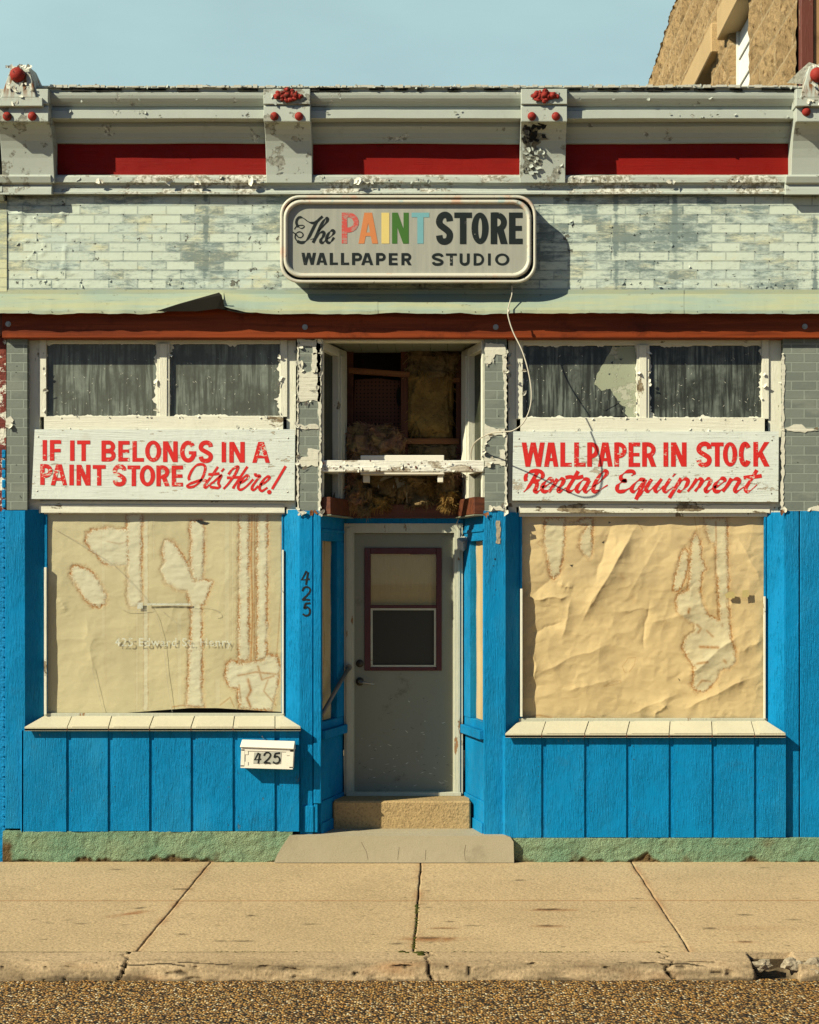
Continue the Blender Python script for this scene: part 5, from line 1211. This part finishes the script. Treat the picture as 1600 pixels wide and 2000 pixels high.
# ================================================================ light-box sign over the door
SYF = -.178
def rrect(x0, x1, t, u, r, y, n=9):
    p = []
    for cx, cy, a in ((x0 + r, t + r, 180), (x1 - r, t + r, 270), (x1 - r, u - r, 0), (x0 + r, u - r, 90)):
        p += [(cx + r * math.cos(R(a + 90 * i / n)), cy + r * math.sin(R(a + 90 * i / n))) for i in range(n + 1)]
    return [(X(q[0], y), Z(q[1], y)) for q in p]
def loft(b, rings, m=0, cap0=False, cap1=False):
    """Skin between outlines [(points, y), ...]."""
    N = len(rings[0][0]); vs = [(p[0], y, p[1]) for pts, y in rings for p in pts]
    b.add(vs, [(i * N + j, i * N + (j + 1) % N, (i + 1) * N + (j + 1) % N, (i + 1) * N + j) for i in range(len(rings) - 1) for j in range(N)] + ([tuple(range(N))] if cap0 else []) + ([tuple(range((len(rings) - 1) * N, len(rings) * N))] if cap1 else []), m)
sign = thing('lightbox_sign', 'rounded grey light-box sign with multicoloured PAINT lettering, hung above the door', 'sign', (X(797), SYF, Z(465)))
rr = lambda g, r, y: (rrect(549 + g, 1046 - g, 383 + g * .9, 551 - g, r, y), y)
b = MB(); loft(b, [rr(2, 36, -.003), rr(2, 36, SYF + .035)], 0, True, False); b.build('housing', 'sign_body', sign, 0, False)
b = MB(); loft(b, [rr(1, 36, SYF + .050), rr(-1, 38, SYF + .030), rr(-2, 38, SYF + .006), rr(0, 37, SYF - .004), rr(3.5, 34, SYF - .002), rr(4.5, 33, SYF + .010)]); b.build('outer_frame', 'sign_frame', sign, 0, True)
b = MB(); y = SYF
def r2(g, r, yy): return (rrect(555 + g, 1037 - g, 391 + g, 541 - g, r, yy), yy)
loft(b, [r2(-1, 35, y + .012), r2(-1, 35, y - .004), r2(1, 34, y - .014), r2(4, 32, y - .015), r2(6, 30, y - .006), r2(7.5, 29, y + .006), r2(8, 28, y + .025)]); b.build('inner_frame', 'sign_frame', sign, 0, True)
b = MB(); g0 = rrect(561, 1031, 397, 535, 26, y + .018); b.plate(g0[::-1], y + .016, .01); b.build('sign_face', 'sign_face', sign)
FY = y + .0145
Lb = Lettering(540, 370, 6.154, FY)
th = [(555, 322), (520, 352), (485, 385), (440, 402), (385, 388), (325, 345), (280, 333), (248, 360), (240, 405), (262, 450), (300, 468), (332, 450), (325, 432), (290, 430), (245, 440), (215, 478)]
Lb.stroke(nib(th[:10], 31, .30, 150)); Lb.stroke(nib(th[9:], 12, .7, 150)); Lb.stroke(nib([(490, 375), (455, 440), (425, 500), (390, 570), (350, 620), (300, 638), (250, 622)], 36, .30)); Lb.stroke(nib([(252, 624), (224, 580), (235, 530), (275, 508), (312, 525), (318, 555), (290, 578), (258, 568), (236, 540), (196, 512)], 14, .6))
Lb.stroke(nib([(505, 500), (560, 440), (605, 385), (615, 350), (592, 348), (560, 385), (520, 460), (480, 555), (438, 640)], 34, .28)); Lb.stroke(nib([(462, 598), (510, 535), (550, 510), (572, 520), (562, 560), (532, 605), (535, 636), (565, 632), (600, 598)], 34, .25)); Lb.stroke(nib([(608, 592), (660, 560), (692, 515), (680, 492), (645, 505), (612, 555), (600, 605), (620, 638), (655, 628), (692, 575)], 34, .25))
Lb.stroke([(405, 605, 6), (440, 590, 7), (470, 580, 6)])
for ch, x0, x1 in zip('STORE', (318, 538, 745, 975, 1195), (523, 750, 950, 1180, 1360)): Lb.put(ch, x0 + 1600, x1 + 1600, 276, 656, 78, 66)
for ch, x0, x1 in zip('WALLPAPER', (300, 478, 640, 775, 908, 1018, 1197, 1350, 1502), (475, 610, 738, 873, 1030, 1163, 1315, 1455, 1625)): Lb.put(ch, x0, x1, 760 + (x0 - 300) * .004, 905 + (x0 - 300) * .004, 37, 29)
for ch, x0, x1 in zip('STUDIO', (268, 437, 602, 770, 943, 1028), (408, 567, 722, 898, 975, 1200)): Lb.put(ch, x0 + 1600, x1 + 1600, 768, 913, 33, 27)
Lb.mb.build('lettering', 'black_letter', sign)
for ch, x0, x1, mt, t in (('P', 785, 992, 'l_red', 66), ('A', 985, 1222, 'l_orange', 72), ('I', 1262, 1357, 'l_yellow', 95), ('N', 1390, 1590, 'l_green', 62), ('T', 1625, 1837, 'l_blue', 74)):
    Lc = Lettering(540, 370, 6.154, FY); Lc.put(ch, x0, x1, 278, 650, t, 56); o = Lc.mb.build('letter', mt, sign)
    o['label'] = {'l_red': 'rubbed red letter P', 'l_orange': 'orange letter A', 'l_yellow': 'pale yellow letter I', 'l_green': 'dark green letter N', 'l_blue': 'pale blue letter T'}[mt]
b = MB(); b.ball((X(820, -.1), -.1, Z(556, -.13)), .009, (1, 1, 1), 8); b.build('drain_plug', 'dark_metal', sign)

# ================================================================ painted boards under the transom windows
def board_sign(label, a0, a1, t, u, skew, y=.018):
    s = thing('board_sign', label, 'sign', (X((a0 + a1) / 2), y, Z(u)), 'painted boards under the transom windows')
    b = MB(); b.plate([(X(a0 + skew, y), Z(t, y)), (X(a1, y), Z(t, y)), (X(a1 - 1, y), Z(u, y)), (X(a0, y), Z(u - 3, y))][::-1], y, .020)
    bd = b.build('board', 'board', s, .0015)
    for px, py in ((a0 + 13, t + 14), (a1 - 13, t + 17), (a0 + 11, u - 18), (a1 - 14, u - 16)): b = MB(); b.ball((X(px, y), y - .0005, Z(py, y)), .0062, (1, .5, 1), 10); b.build('nail', 'metal', s)
    return s
s1 = board_sign('white board sign painted IF IT BELONGS IN A PAINT STORE in red', 62, 576, 839, 977, 6)
L1 = Lettering(60, 835, 6.154, .018 - .0015)
for ch, x0, x1, T, B in (('I', 142, 195, 150, 398), ('F', 230, 365, 150, 398), ('I', 472, 526, 154, 400), ('T', 557, 714, 155, 403), ('B', 850, 1022, 157, 407), ('E', 1052, 1188, 160, 408), ('L', 1222, 1360, 162, 411), ('O', 1375, 1568, 156, 413), ('N', 1590, 1766, 165, 415),
                         ('G', 1795, 1990, 160, 419), ('S', 2018, 2190, 160, 421), ('I', 2293, 2349, 172, 418), ('N', 2387, 2572, 172, 421), ('A', 2662, 2876, 172, 424),
                         ('P', 114, 263, 440, 690), ('A', 240, 438, 442, 693), ('I', 463, 519, 445, 695), ('N', 550, 718, 447, 697), ('T', 745, 900, 450, 698), ('S', 985, 1150, 447, 703), ('T', 1163, 1315, 455, 704), ('O', 1310, 1495, 452, 706), ('R', 1510, 1672, 455, 706), ('E', 1694, 1830, 458, 708)):
    L1.put(ch, x0, x1, T, B, 53, 46)
L1.mb.build('lettering', 'red_letter', s1); L1 = Lettering(60, 835, 6.154, .018 - .0015); w = 33
for pts in ([(310, 632), (300, 600), (335, 520), (385, 460), (435, 442), (480, 450), (498, 485), (488, 540), (460, 610), (420, 665), (360, 708), (300, 718), (283, 700), (310, 678), (370, 655), (430, 636), (490, 634), (520, 645)], [(650, 470), (590, 560), (520, 655), (488, 700), (500, 722), (535, 702), (590, 655)], [(532, 562), (600, 560), (668, 552)], [(725, 492), (690, 530)],
            [(585, 665), (640, 615), (690, 572), (668, 622), (655, 670), (672, 705), (650, 725), (600, 720), (555, 712)], [(775, 565), (815, 510), (860, 478), (892, 472), (872, 530), (830, 600), (770, 680), (715, 738)], [(1005, 468), (950, 550), (890, 640), (845, 705), (832, 735)], [(758, 604), (840, 600), (930, 596)],
            [(912, 668), (970, 640), (1015, 598), (1000, 575), (960, 600), (915, 660), (893, 715), (915, 748), (965, 728), (1020, 680), (1075, 620)], [(1098, 548), (1106, 578), (1155, 582), (1110, 640), (1065, 705), (1060, 742), (1090, 745), (1135, 700)], [(1162, 690), (1225, 655), (1270, 605), (1250, 588), (1205, 620), (1162, 685), (1150, 735), (1178, 762), (1225, 735), (1245, 720)], [(1465, 462), (1390, 590), (1300, 740)]):
    L1.stroke([(x + 1600, y, ww * 1.0) for x, y, ww in nib(pts, w, .72, 40)])
L1.disc(1600 + 1267, 775, 27); L1.mb.build('lettering', 'red_letter', s1)
s2 = board_sign('white board sign painted WALLPAPER IN STOCK and Rental Equipment in red', 1001, 1521, 843, 980, 2)
L2 = Lettering(1000, 840, 6.154, .018 - .0015)
for ch, x0, x1, T, B in (('W', 117, 394, 148, 440), ('A', 385, 558, 148, 440), ('L', 582, 718, 148, 440), ('L', 748, 885, 148, 440), ('P', 905, 1048, 148, 440), ('A', 1032, 1212, 148, 440), ('P', 1230, 1381, 148, 440), ('E', 1402, 1540, 148, 441), ('R', 1565, 1735, 147, 440), ('I', 1822, 1878, 147, 439), ('N', 1912, 2100, 147, 439),
                         ('S', 2217, 2402, 144, 440), ('T', 2392, 2545, 147, 438), ('O', 2536, 2709, 144, 438), ('C', 2727, 2880, 142, 438), ('K', 2902, 3096, 142, 438)): L2.put(ch, x0, x1, T, B, 57, 48)
L2.mb.build('lettering', 'red_letter', s2); L2 = Lettering(1000, 840, 6.154, .018 - .0015)
for pts in ([(305, 505), (275, 560), (230, 635), (185, 700), (140, 745)], [(170, 612), (162, 575), (180, 530), (225, 500), (290, 488), (345, 500), (372, 535), (355, 580), (310, 608), (262, 616)], [(262, 616), (300, 640), (292, 690), (272, 730), (300, 742), (345, 715), (375, 680)],
            [(362, 690), (425, 660), (478, 615), (468, 585), (425, 598), (378, 650), (360, 700), (380, 738), (430, 728), (485, 680), (520, 640)], [(548, 585), (515, 640), (470, 705), (440, 748)], [(488, 690), (540, 625), (590, 588), (622, 600), (605, 645), (565, 700), (560, 735), (600, 725), (650, 690)],
            [(797, 492), (750, 575), (700, 655), (668, 715), (690, 738), (735, 720), (780, 680)], [(643, 572), (700, 562), (780, 572), (858, 556)], [(930, 605), (890, 588), (840, 612), (792, 670), (775, 715), (795, 740), (840, 715), (895, 650), (932, 600)], [(932, 600), (895, 665), (872, 720), (892, 740), (935, 715), (985, 670)],
            [(975, 680), (1040, 635), (1105, 570), (1142, 515), (1125, 490), (1080, 515), (1025, 590), (985, 670), (975, 725), (1005, 740), (1060, 718), (1110, 685), (1152, 660)], [(1435, 548), (1466, 525), (1452, 497), (1400, 495), (1345, 520), (1308, 562), (1318, 595), (1360, 605), (1375, 606), (1320, 622), (1275, 665), (1262, 710), (1290, 738), (1345, 732), (1400, 705), (1440, 680)],
            [(1596, 600), (1552, 592), (1500, 620), (1452, 675), (1436, 718), (1460, 738), (1505, 712), (1560, 650), (1600, 600)], [(1605, 590), (1570, 670), (1530, 750), (1490, 835)], [(1490, 835), (1530, 790), (1570, 740), (1625, 690)],
            [(1680, 588), (1640, 650), (1612, 705), (1628, 735), (1668, 718), (1730, 655), (1790, 590)], [(1800, 585), (1755, 650), (1720, 710), (1738, 738), (1780, 715), (1825, 670)], [(1905, 585), (1865, 645), (1828, 705), (1840, 738), (1885, 722), (1940, 680)], [(1965, 524), (1930, 560)],
            [(2035, 578), (1995, 645), (1945, 725), (1890, 815)], [(1990, 670), (2040, 612), (2090, 588), (2118, 610), (2100, 660), (2060, 710), (2020, 735), (1992, 722)], [(2225, 582), (2185, 645), (2140, 705), (2112, 740)], [(2155, 690), (2210, 620), (2258, 588), (2285, 605), (2260, 660), (2225, 705), (2200, 738)], [(2245, 690), (2305, 618), (2360, 586), (2388, 605), (2365, 655), (2328, 708), (2335, 738), (2375, 725), (2425, 685)],
            [(2430, 690), (2495, 660), (2555, 610), (2545, 580), (2500, 592), (2450, 645), (2430, 700), (2448, 738), (2500, 728), (2560, 685)], [(2640, 578), (2600, 645), (2560, 705), (2535, 740)], [(2575, 692), (2640, 615), (2700, 585), (2735, 605), (2710, 655), (2680, 708), (2688, 738), (2725, 725), (2790, 680)],
            [(2945, 478), (2895, 565), (2845, 640), (2808, 705), (2828, 738), (2880, 715), (2948, 655)], [(2785, 572), (2860, 562), (2930, 560), (3003, 548)]):
    L2.stroke(nib(pts, 46, .24, 38))
L2.mb.build('lettering', 'red_letter', s2)

# ================================================================ mailbox
mb_ = thing('mailbox', 'white plastic wall mailbox numbered 425 on the blue planks', 'mailbox', (X(523), -.05, Z(1502)))
f = -.132; b = MB(); zx = lambda u, v, y=f: (X(450 + u / 8.42, y), Z(1430 + v / 8.42, y))
def quadbox(b, pts, y0, y1, m=0): b.plate([zx(*p, y0) for p in pts], y0, y1 - y0, m)
quadbox(b, [(172, 583), (1020, 608), (1040, 270), (185, 245)], f, -.047)
for pts in ([(172, 583), (1020, 608), (1022, 578), (174, 552)], [(185, 300), (1036, 320), (1038, 285), (186, 262)], [(174, 560), (225, 560), (230, 290), (186, 290)], [(975, 585), (1021, 585), (1036, 300), (988, 300)]): quadbox(b, pts, f - .005, f + .001)
for u, v in ((255, 335), (255, 520), (955, 350), (950, 545)): quadbox(b, [(u - 32, v - 30), (u + 30, v - 30), (u + 30, v + 28), (u - 32, v + 28)][::-1], f - .0035, f + .001)
b.build('body', 'white', mb_, .003)
b = MB()
def lidp(u, v, y): p = zx(u, v, y); return (p[0], y, p[1])
y0, y1 = f - .018, -.047
b.hexa([lidp(158, 250, y0), lidp(1045, 282, y0), lidp(1072, 278, y1), lidp(185, 250, y1), lidp(162, 232, y0), lidp(1045, 262, y0), lidp(1066, 146, -.062), lidp(195, 118, -.062)])
b.build('lid', 'white', mb_, .003)
b = MB(); quadbox(b, [(375, 515), (828, 522), (842, 335), (392, 335)], f - .0022, f); b.build('number_plate', paint('silver_number_plate', (.42, .42, .36), .1), mb_)
Lm = Lettering(450, 1430, 8.42, f - .004)
for ch, x0, x1 in (('4', 398, 505), ('2', 552, 660), ('5', 700, 815)): Lm.put(ch, x0, x1, 337, 518, 27)
Lm.mb.build('house_number', 'black', mb_)
b = MB(); b.tube([(X(514), -.046, Z(1437)), (X(514), -.066, Z(1437))], .004, 6); b.tube([(X(514), -.060, Z(1437)), (X(519), -.058, Z(1446))], .0014, 5); b.build('hanger_nail', 'metal', mb_)

# ================================================================ loose things
pts = [(1000, 556, -.12), (1000, 575, -.13), (996, 590, -.155), (992, 610, -.185), (996, 630, -.20), (1004, 652, -.22), (1020, 685, -.26), (1032, 725, -.30), (1038, 765, -.33), (1035, 798, -.35), (1022, 826, -.36), (1002, 841, -.34), (982, 843, -.30), (960, 846, -.22), (940, 855, -.13), (926, 867, -.05), (920, 885, .02), (921, 898, .06)]
b = MB(); b.tube([(X(p[0], p[2]), p[2], Z(p[1], p[2])) for p in catmull(pts, 7)], .0046, 8)
b.ball((X(994, -.18), -.18, Z(608, -.18)), .010, (1, 1, 1.5), 8)
tag(b.build('cable', 'cable', smooth=True), 'pale loose cable looping down from the light-box sign to the broken transom', 'cable')
jb = thing('junction_box', 'small metal junction box dangling by a thin wire right of the door head', 'junction box', (X(906, .5), .5, Z(1062, .5)))
b = MB(); y = .50
b.hexa([(X(893, y), y, Z(1072, y)), (X(905, y), y - .03, Z(1078, y)), (X(914, y), y + .02, Z(1070, y)), (X(902, y), y + .05, Z(1066, y)), (X(892, y), y, Z(1052, y)), (X(904, y), y - .03, Z(1058, y)), (X(917, y), y + .02, Z(1050, y)), (X(904, y), y + .05, Z(1046, y))])
b.build('box', paint('galvanised_box', (.45, .45, .40), .15, None, (.15, .13, .1), .16, 40, .45, .5), jb, .003)
b = MB(); b.tube([(X(p[0], p[2]), p[2], Z(p[1], p[2])) for p in catmull([(905, 928, .42), (908, 945, .42), (903, 965, .44), (899, 990, .50), (896, 1012, .53), (893, 1024, .52), (899, 1036, .51), (904, 1048, .50)], 6)], .0035, 6)
b.tube([(X(p[0], p[2]), p[2], Z(p[1], p[2])) for p in catmull([(900, 926, .40), (908, 932, .40), (918, 930, .40), (925, 926, .40)], 6)], .003, 6); b.build('wire', 'wire', jb)
b = MB(); b.tube([(X(794, .4), .40, Z(926, .4)), (X(795, .4), .41, Z(982, .4))], .0018, 5); b.tube([(X(803, .4), .40, Z(926, .4)), (X(812, .4), .41, Z(944, .4))], .0018, 5)
tag(b.build('hanging_wire', 'wire'), 'thin stiff wire hanging straight down under the cracked white bar', 'wire')
p0, p1 = Vector((X(681, .57), .57, Z(1304, .57))), Vector((X(629, .08), .06, Z(1396, .08)))
hr = thing('grab_rail', 'scuffed dark grab rail slanting across the left side window by the door', 'handrail', tuple(p1))
b = MB(); b.tube([p0, p1], .016, 12); b.build('rail', 'pipe', hr, 0, True)
b = MB(); b.tube([p0 + Vector((0, -.012, 0)), p0 + Vector((0, .02, 0))], .026, 12); b.build('end_flange', 'pipe', hr)
lf = thing('strip_light', 'white strip light hanging behind the cracked transom bar', 'light fitting', (X(786, .35), .35, Z(940, .35)))
b = MB(); y = .30; b.pbox(704, 868, 889, 927, y, .14); b.build('housing', 'white', lf, .004)
b = MB()
for a, c in ((709, 722), (855, 866)): b = MB(); b.pbox(a, c, 926, 942, y + .02, .10); b.build('end_bracket', 'white', lf, .003)
b = MB(); b.pbox(738, 862, 930, 954, .53, .012); b.build('reflector', paint('dimmed_reflector', (.42, .40, .33), .1), lf, .003)  # white reflector greyed in colour so it looks dim behind the bar

from mathutils import noise as mnoise
def wool(px, py, rx, ry, y, th, mat, sd, amp=.35, freq=9, sub=5):
    """Torn glass wool: a squashed ball broken up by noise at three sizes."""
    import bmesh
    bm = bmesh.new(); bmesh.ops.create_icosphere(bm, subdivisions=sub, radius=1)
    c = Vector((X(px, y), y, Z(py, y))); sx_, sz_ = rx * S0 * 1.06, ry * S0 * 1.06
    for v in bm.verts:
        d = v.co.copy(); q = Vector((d.x * sx_, d.y * th, d.z * sz_)); s_ = q * freq + Vector((sd, sd * 2, 0))
        n = mnoise.noise(s_) + .5 * mnoise.noise(s_ * 2.3) + .35 * mnoise.noise(s_ * 5.1) + .25 * abs(mnoise.noise(s_ * 11))
        e = Vector((math.copysign(abs(d.x) ** .6, d.x), d.y, math.copysign(abs(d.z) ** .6, d.z)))
        v.co = c + Vector((e.x * sx_, e.y * th, e.z * sz_)) * (1 + amp * .4 * n) + Vector((0, -1, 0)) * n * th * amp
    vs = list(bm.verts)
    for _ in range(420):                       # loose fibres standing out of the torn surface
        v = rnd.choice(vs); d = (v.co - c).normalized() + Vector((rnd.uniform(-.8, .8), rnd.uniform(-.8, .3), rnd.uniform(-1.2, .5))); d.normalize()
        L = rnd.uniform(.02, .065); w_ = Vector((d.z, 0, -d.x)) * rnd.uniform(.0012, .0035)
        p_ = [bm.verts.new(v.co - w_ - d * .01), bm.verts.new(v.co + w_ - d * .01), bm.verts.new(v.co + d * L * .6 + w_ + Vector((0, 0, -.006))), bm.verts.new(v.co + d * L + Vector((0, 0, -.018)))]
        bm.faces.new(p_)
    me = bpy.data.meshes.new('insulation'); bm.to_mesh(me); bm.free(); me.materials.append(M[mat]); me.polygons.foreach_set('use_smooth', [True] * len(me.polygons))
    o = bpy.data.objects.new('insulation', me); COL.objects.link(o); return o
G = 'glass wool hanging out over the door'
for a in ((842, 780, 46, 90, .80, .055, 'ins_yellow', 1.0, .5, 7, 'tall yellowish glass wool batt between the studs above the door'), (845, 705, 48, 28, .76, .06, 'ins_dark', 2.2, .6, 9, 'brown sagging fold of glass wool at the top of the yellow batt'),
          (706, 868, 28, 32, .66, .10, 'ins_pink', 3.1, .8, 10, 'pink glass wool heap at the lower left of the opening'), (752, 872, 34, 26, .64, .09, 'ins_pink', 4.7, .9, 11, 'yellow-pink glass wool tuft beside the pink heap'),
          (735, 842, 38, 13, .72, .06, 'ins_pink', 6.1, .8, 12, 'thin pink glass wool flap lying on top of the heap'), (845, 882, 50, 18, .78, .05, 'ins_dark', 7.3, .7, 9, 'dark creased glass wool below the lower stud'),
          (694, 950, 15, 36, .52, .06, 'ins_pink', 8.2, 1.0, 13, 'twisted orange strand of glass wool hanging at the far left under the bar'), (714, 966, 12, 28, .50, .06, 'ins_dark', 9.1, 1.0, 13, 'brown curled strand of glass wool next to the twisted orange one'),
          (752, 952, 38, 34, .62, .07, 'ins_dark', 10.4, .7, 9, 'grey-brown glass wool sheet sagging under the bar'), (738, 980, 18, 11, .52, .05, 'ins_yellow', 11.0, .8, 12, 'small pale glass wool wad on the beam'),
          (818, 960, 36, 26, .56, .08, 'ins_dark', 12.7, 1.0, 11, 'torn brown glass wool clump under the middle of the bar'), (872, 950, 28, 32, .58, .08, 'ins_dark', 13.5, 1.0, 11, 'ragged brown glass wool at the right end under the bar'),
          (879, 975, 12, 14, .50, .05, 'ins_yellow', 14.9, 1.0, 14, 'bright tan glass wool scrap right of the beam'), (884, 934, 10, 9, .50, .05, 'ins_pink', 16.2, .8, 14, 'little pinkish glass wool ball at the upper right under the bar'), (837, 948, 9, 11, .50, .035, 'ins_yellow', 17.7, .4, 10, 'coiled pale roll end among the brown glass wool')):
    o = wool(*a[:10]); tag(o, a[10], 'insulation', G)

# ================================================================ neighbours
nb = thing('stone_building', 'taller building of rough tan stone rising behind the right end of the shop', 'building', (2.85, .15, 0))
wy = np.arange(.15, 14, .035); wz_ = np.arange(3.6, 8.9, .035); A_, B_ = np.meshgrid(wy, wz_)
row = np.floor(B_ / .30); off = (row % 2) * .31; cy = (A_ + off) / .62 + vnoise(row * 3.7, row * 0, 3) * .3
fy = np.abs((cy % 1) - .5) * 2; fz_ = np.abs((B_ / .30 % 1) - .5) * 2
pil = np.clip((1 - fy ** 6) * (1 - fz_ ** 4), 0, 1)
bx = 2.85 - .014 * pil * (.5 + fbm(A_ * 6, B_ * 9, 5, 301)) - .060 * (fbm(A_ * 10, B_ * 14, 5, 302) - .5) * pil
for a, c in ((2.12, 3.08), (4.2, 5.2)):
    w_in = (A_ > a) & (A_ < c) & (B_ < 7.0); bx = np.where(w_in, 3.0, bx)
top = 8.49 - .066 * (A_ - 6.6) + .03 * (vnoise(A_ * 6, A_ * 0, 5) - .5)
BZ = np.minimum(B_, top); sheet('wall', np.stack([bx, A_, BZ], -1), {}, 'stone', nb, False)
b = MB()
b.hexa([(2.76, 1.75, 7.0), (2.76, 3.30, 7.0), (3.05, 3.30, 7.0), (3.05, 1.75, 7.0), (2.76, 1.75, 7.28), (2.76, 3.30, 7.28), (3.05, 3.30, 7.28), (3.05, 1.75, 7.28)])
b.build('lintel', 'smooth_stone', nb, .01)
b = MB(); b.box(2.76, 3.05, 3.65, 5.6, 7.0, 7.28); b.build('lintel', 'smooth_stone', nb, .01)
b = MB(); b.box(2.85, 3.05, 13.9, 14.2, 3.6, 8.0); b.build('rear_corner', 'stone', nb); b = MB(); b.box(2.98, 3.1, 4.2, 5.2, 5, 7.0); b.build('blocked_opening', 'dark', nb)
b = MB()
for q in range(8):
    z0 = 5.0 + q * .25; b.hexa([(2.915, 2.14, z0), (2.915, 3.05, z0), (2.99, 3.05, z0), (2.99, 2.14, z0), (2.93, 2.14, z0 + .242), (2.93, 3.05, z0 + .242), (2.99, 3.05, z0 + .242), (2.99, 2.14, z0 + .242)])
b.box(2.90, 2.99, 2.10, 2.15, 5, 7.0); b.box(2.90, 2.99, 3.04, 3.09, 5, 7.0)
b.build('boarded_window', paint('white_window_boards', (.80, .79, .72), .04), nb)
b = MB(); b.box(2.86, 2.95, .06, .16, 3.9, 9.5); b.build('maroon_corner_trim', paint('faded_maroon_trim', (.15, .045, .03), .25, 'v', (.3, .2, .12), .16, 9), nb, .004)
b = MB(); b.box(3.36, 8, .08, .30, -.05, 9.5); b.box(2.86, 8, .30, .34, 4.95, 9.5); b.build('front_wall', 'stone', nb); b = MB(); b.box(2.952, 3.355, .08, .16, 3.9, 9.5); b.build('front_board', wood_mat('weathered_front_board', (.42, .24, .11), (.34, .19, .09), .7, .2, 'z'), nb, .004)
b = MB(); b.add([(X(1537, .05), .05, Z(162, .05)), (X(1600, .05), .05, Z(166, .05)), (X(1600, .05), .04, Z(128, .05)), (X(1580, .05), .04, Z(122, .05)), (X(1560, .05), .03, Z(140, .05))], [(0, 1, 2, 3, 4)])
b.build('wall_flashing', 'weed', nb)
lb = thing('brick_building', 'sliver of a peeling painted brick building at the left edge', 'building', (X(-300), .03, 0))
b = MB(); b.box(-6, X(9.3), .035, 4, Z(998), Z(655)); b.build('brick_wall', 'red_brick', lb)
b = MB(); b.box(-6, X(8.6), .035, 4, -.05, Z(998) - .002)
for q in range(40): b.box(X(2), X(9.4), .022, .034, .1 + q * .0725, .1 + q * .0725 + .06)
b.build('blue_brick_wall', 'blue_brick', lb, .004)
b = MB(); b.box(-6, X(14), -.012, 4, Z(570), Z(393)); b.build('brick_siding', 'yellow_siding', lb)
b = MB(); b.prism([(.1, Z(368)), (-.09, Z(368)), (-.10, Z(380)), (-.06, Z(390)), (-.04, Z(394)), (.1, Z(394))], -6, X(10.5)); b.prism([(.1, Z(236)), (-.20, Z(238)), (-.14, Z(300)), (-.10, Z(345)), (-.10, Z(367)), (.1, Z(367.5))], X(-70), X(6)); b.build('cornice', 'cornice', lb)
b = MB(); flash_piece(b, -700, 18, .002); b.build('flashing', ['flash'], lb)
b = MB(); b.box(-6, X(7), -.02, 3, Z(655) + .001, Z(600)); b.box(-6, X(9), .3, 4, Z(570), Z(240)); b.build('beam', 'beam_dark', lb)
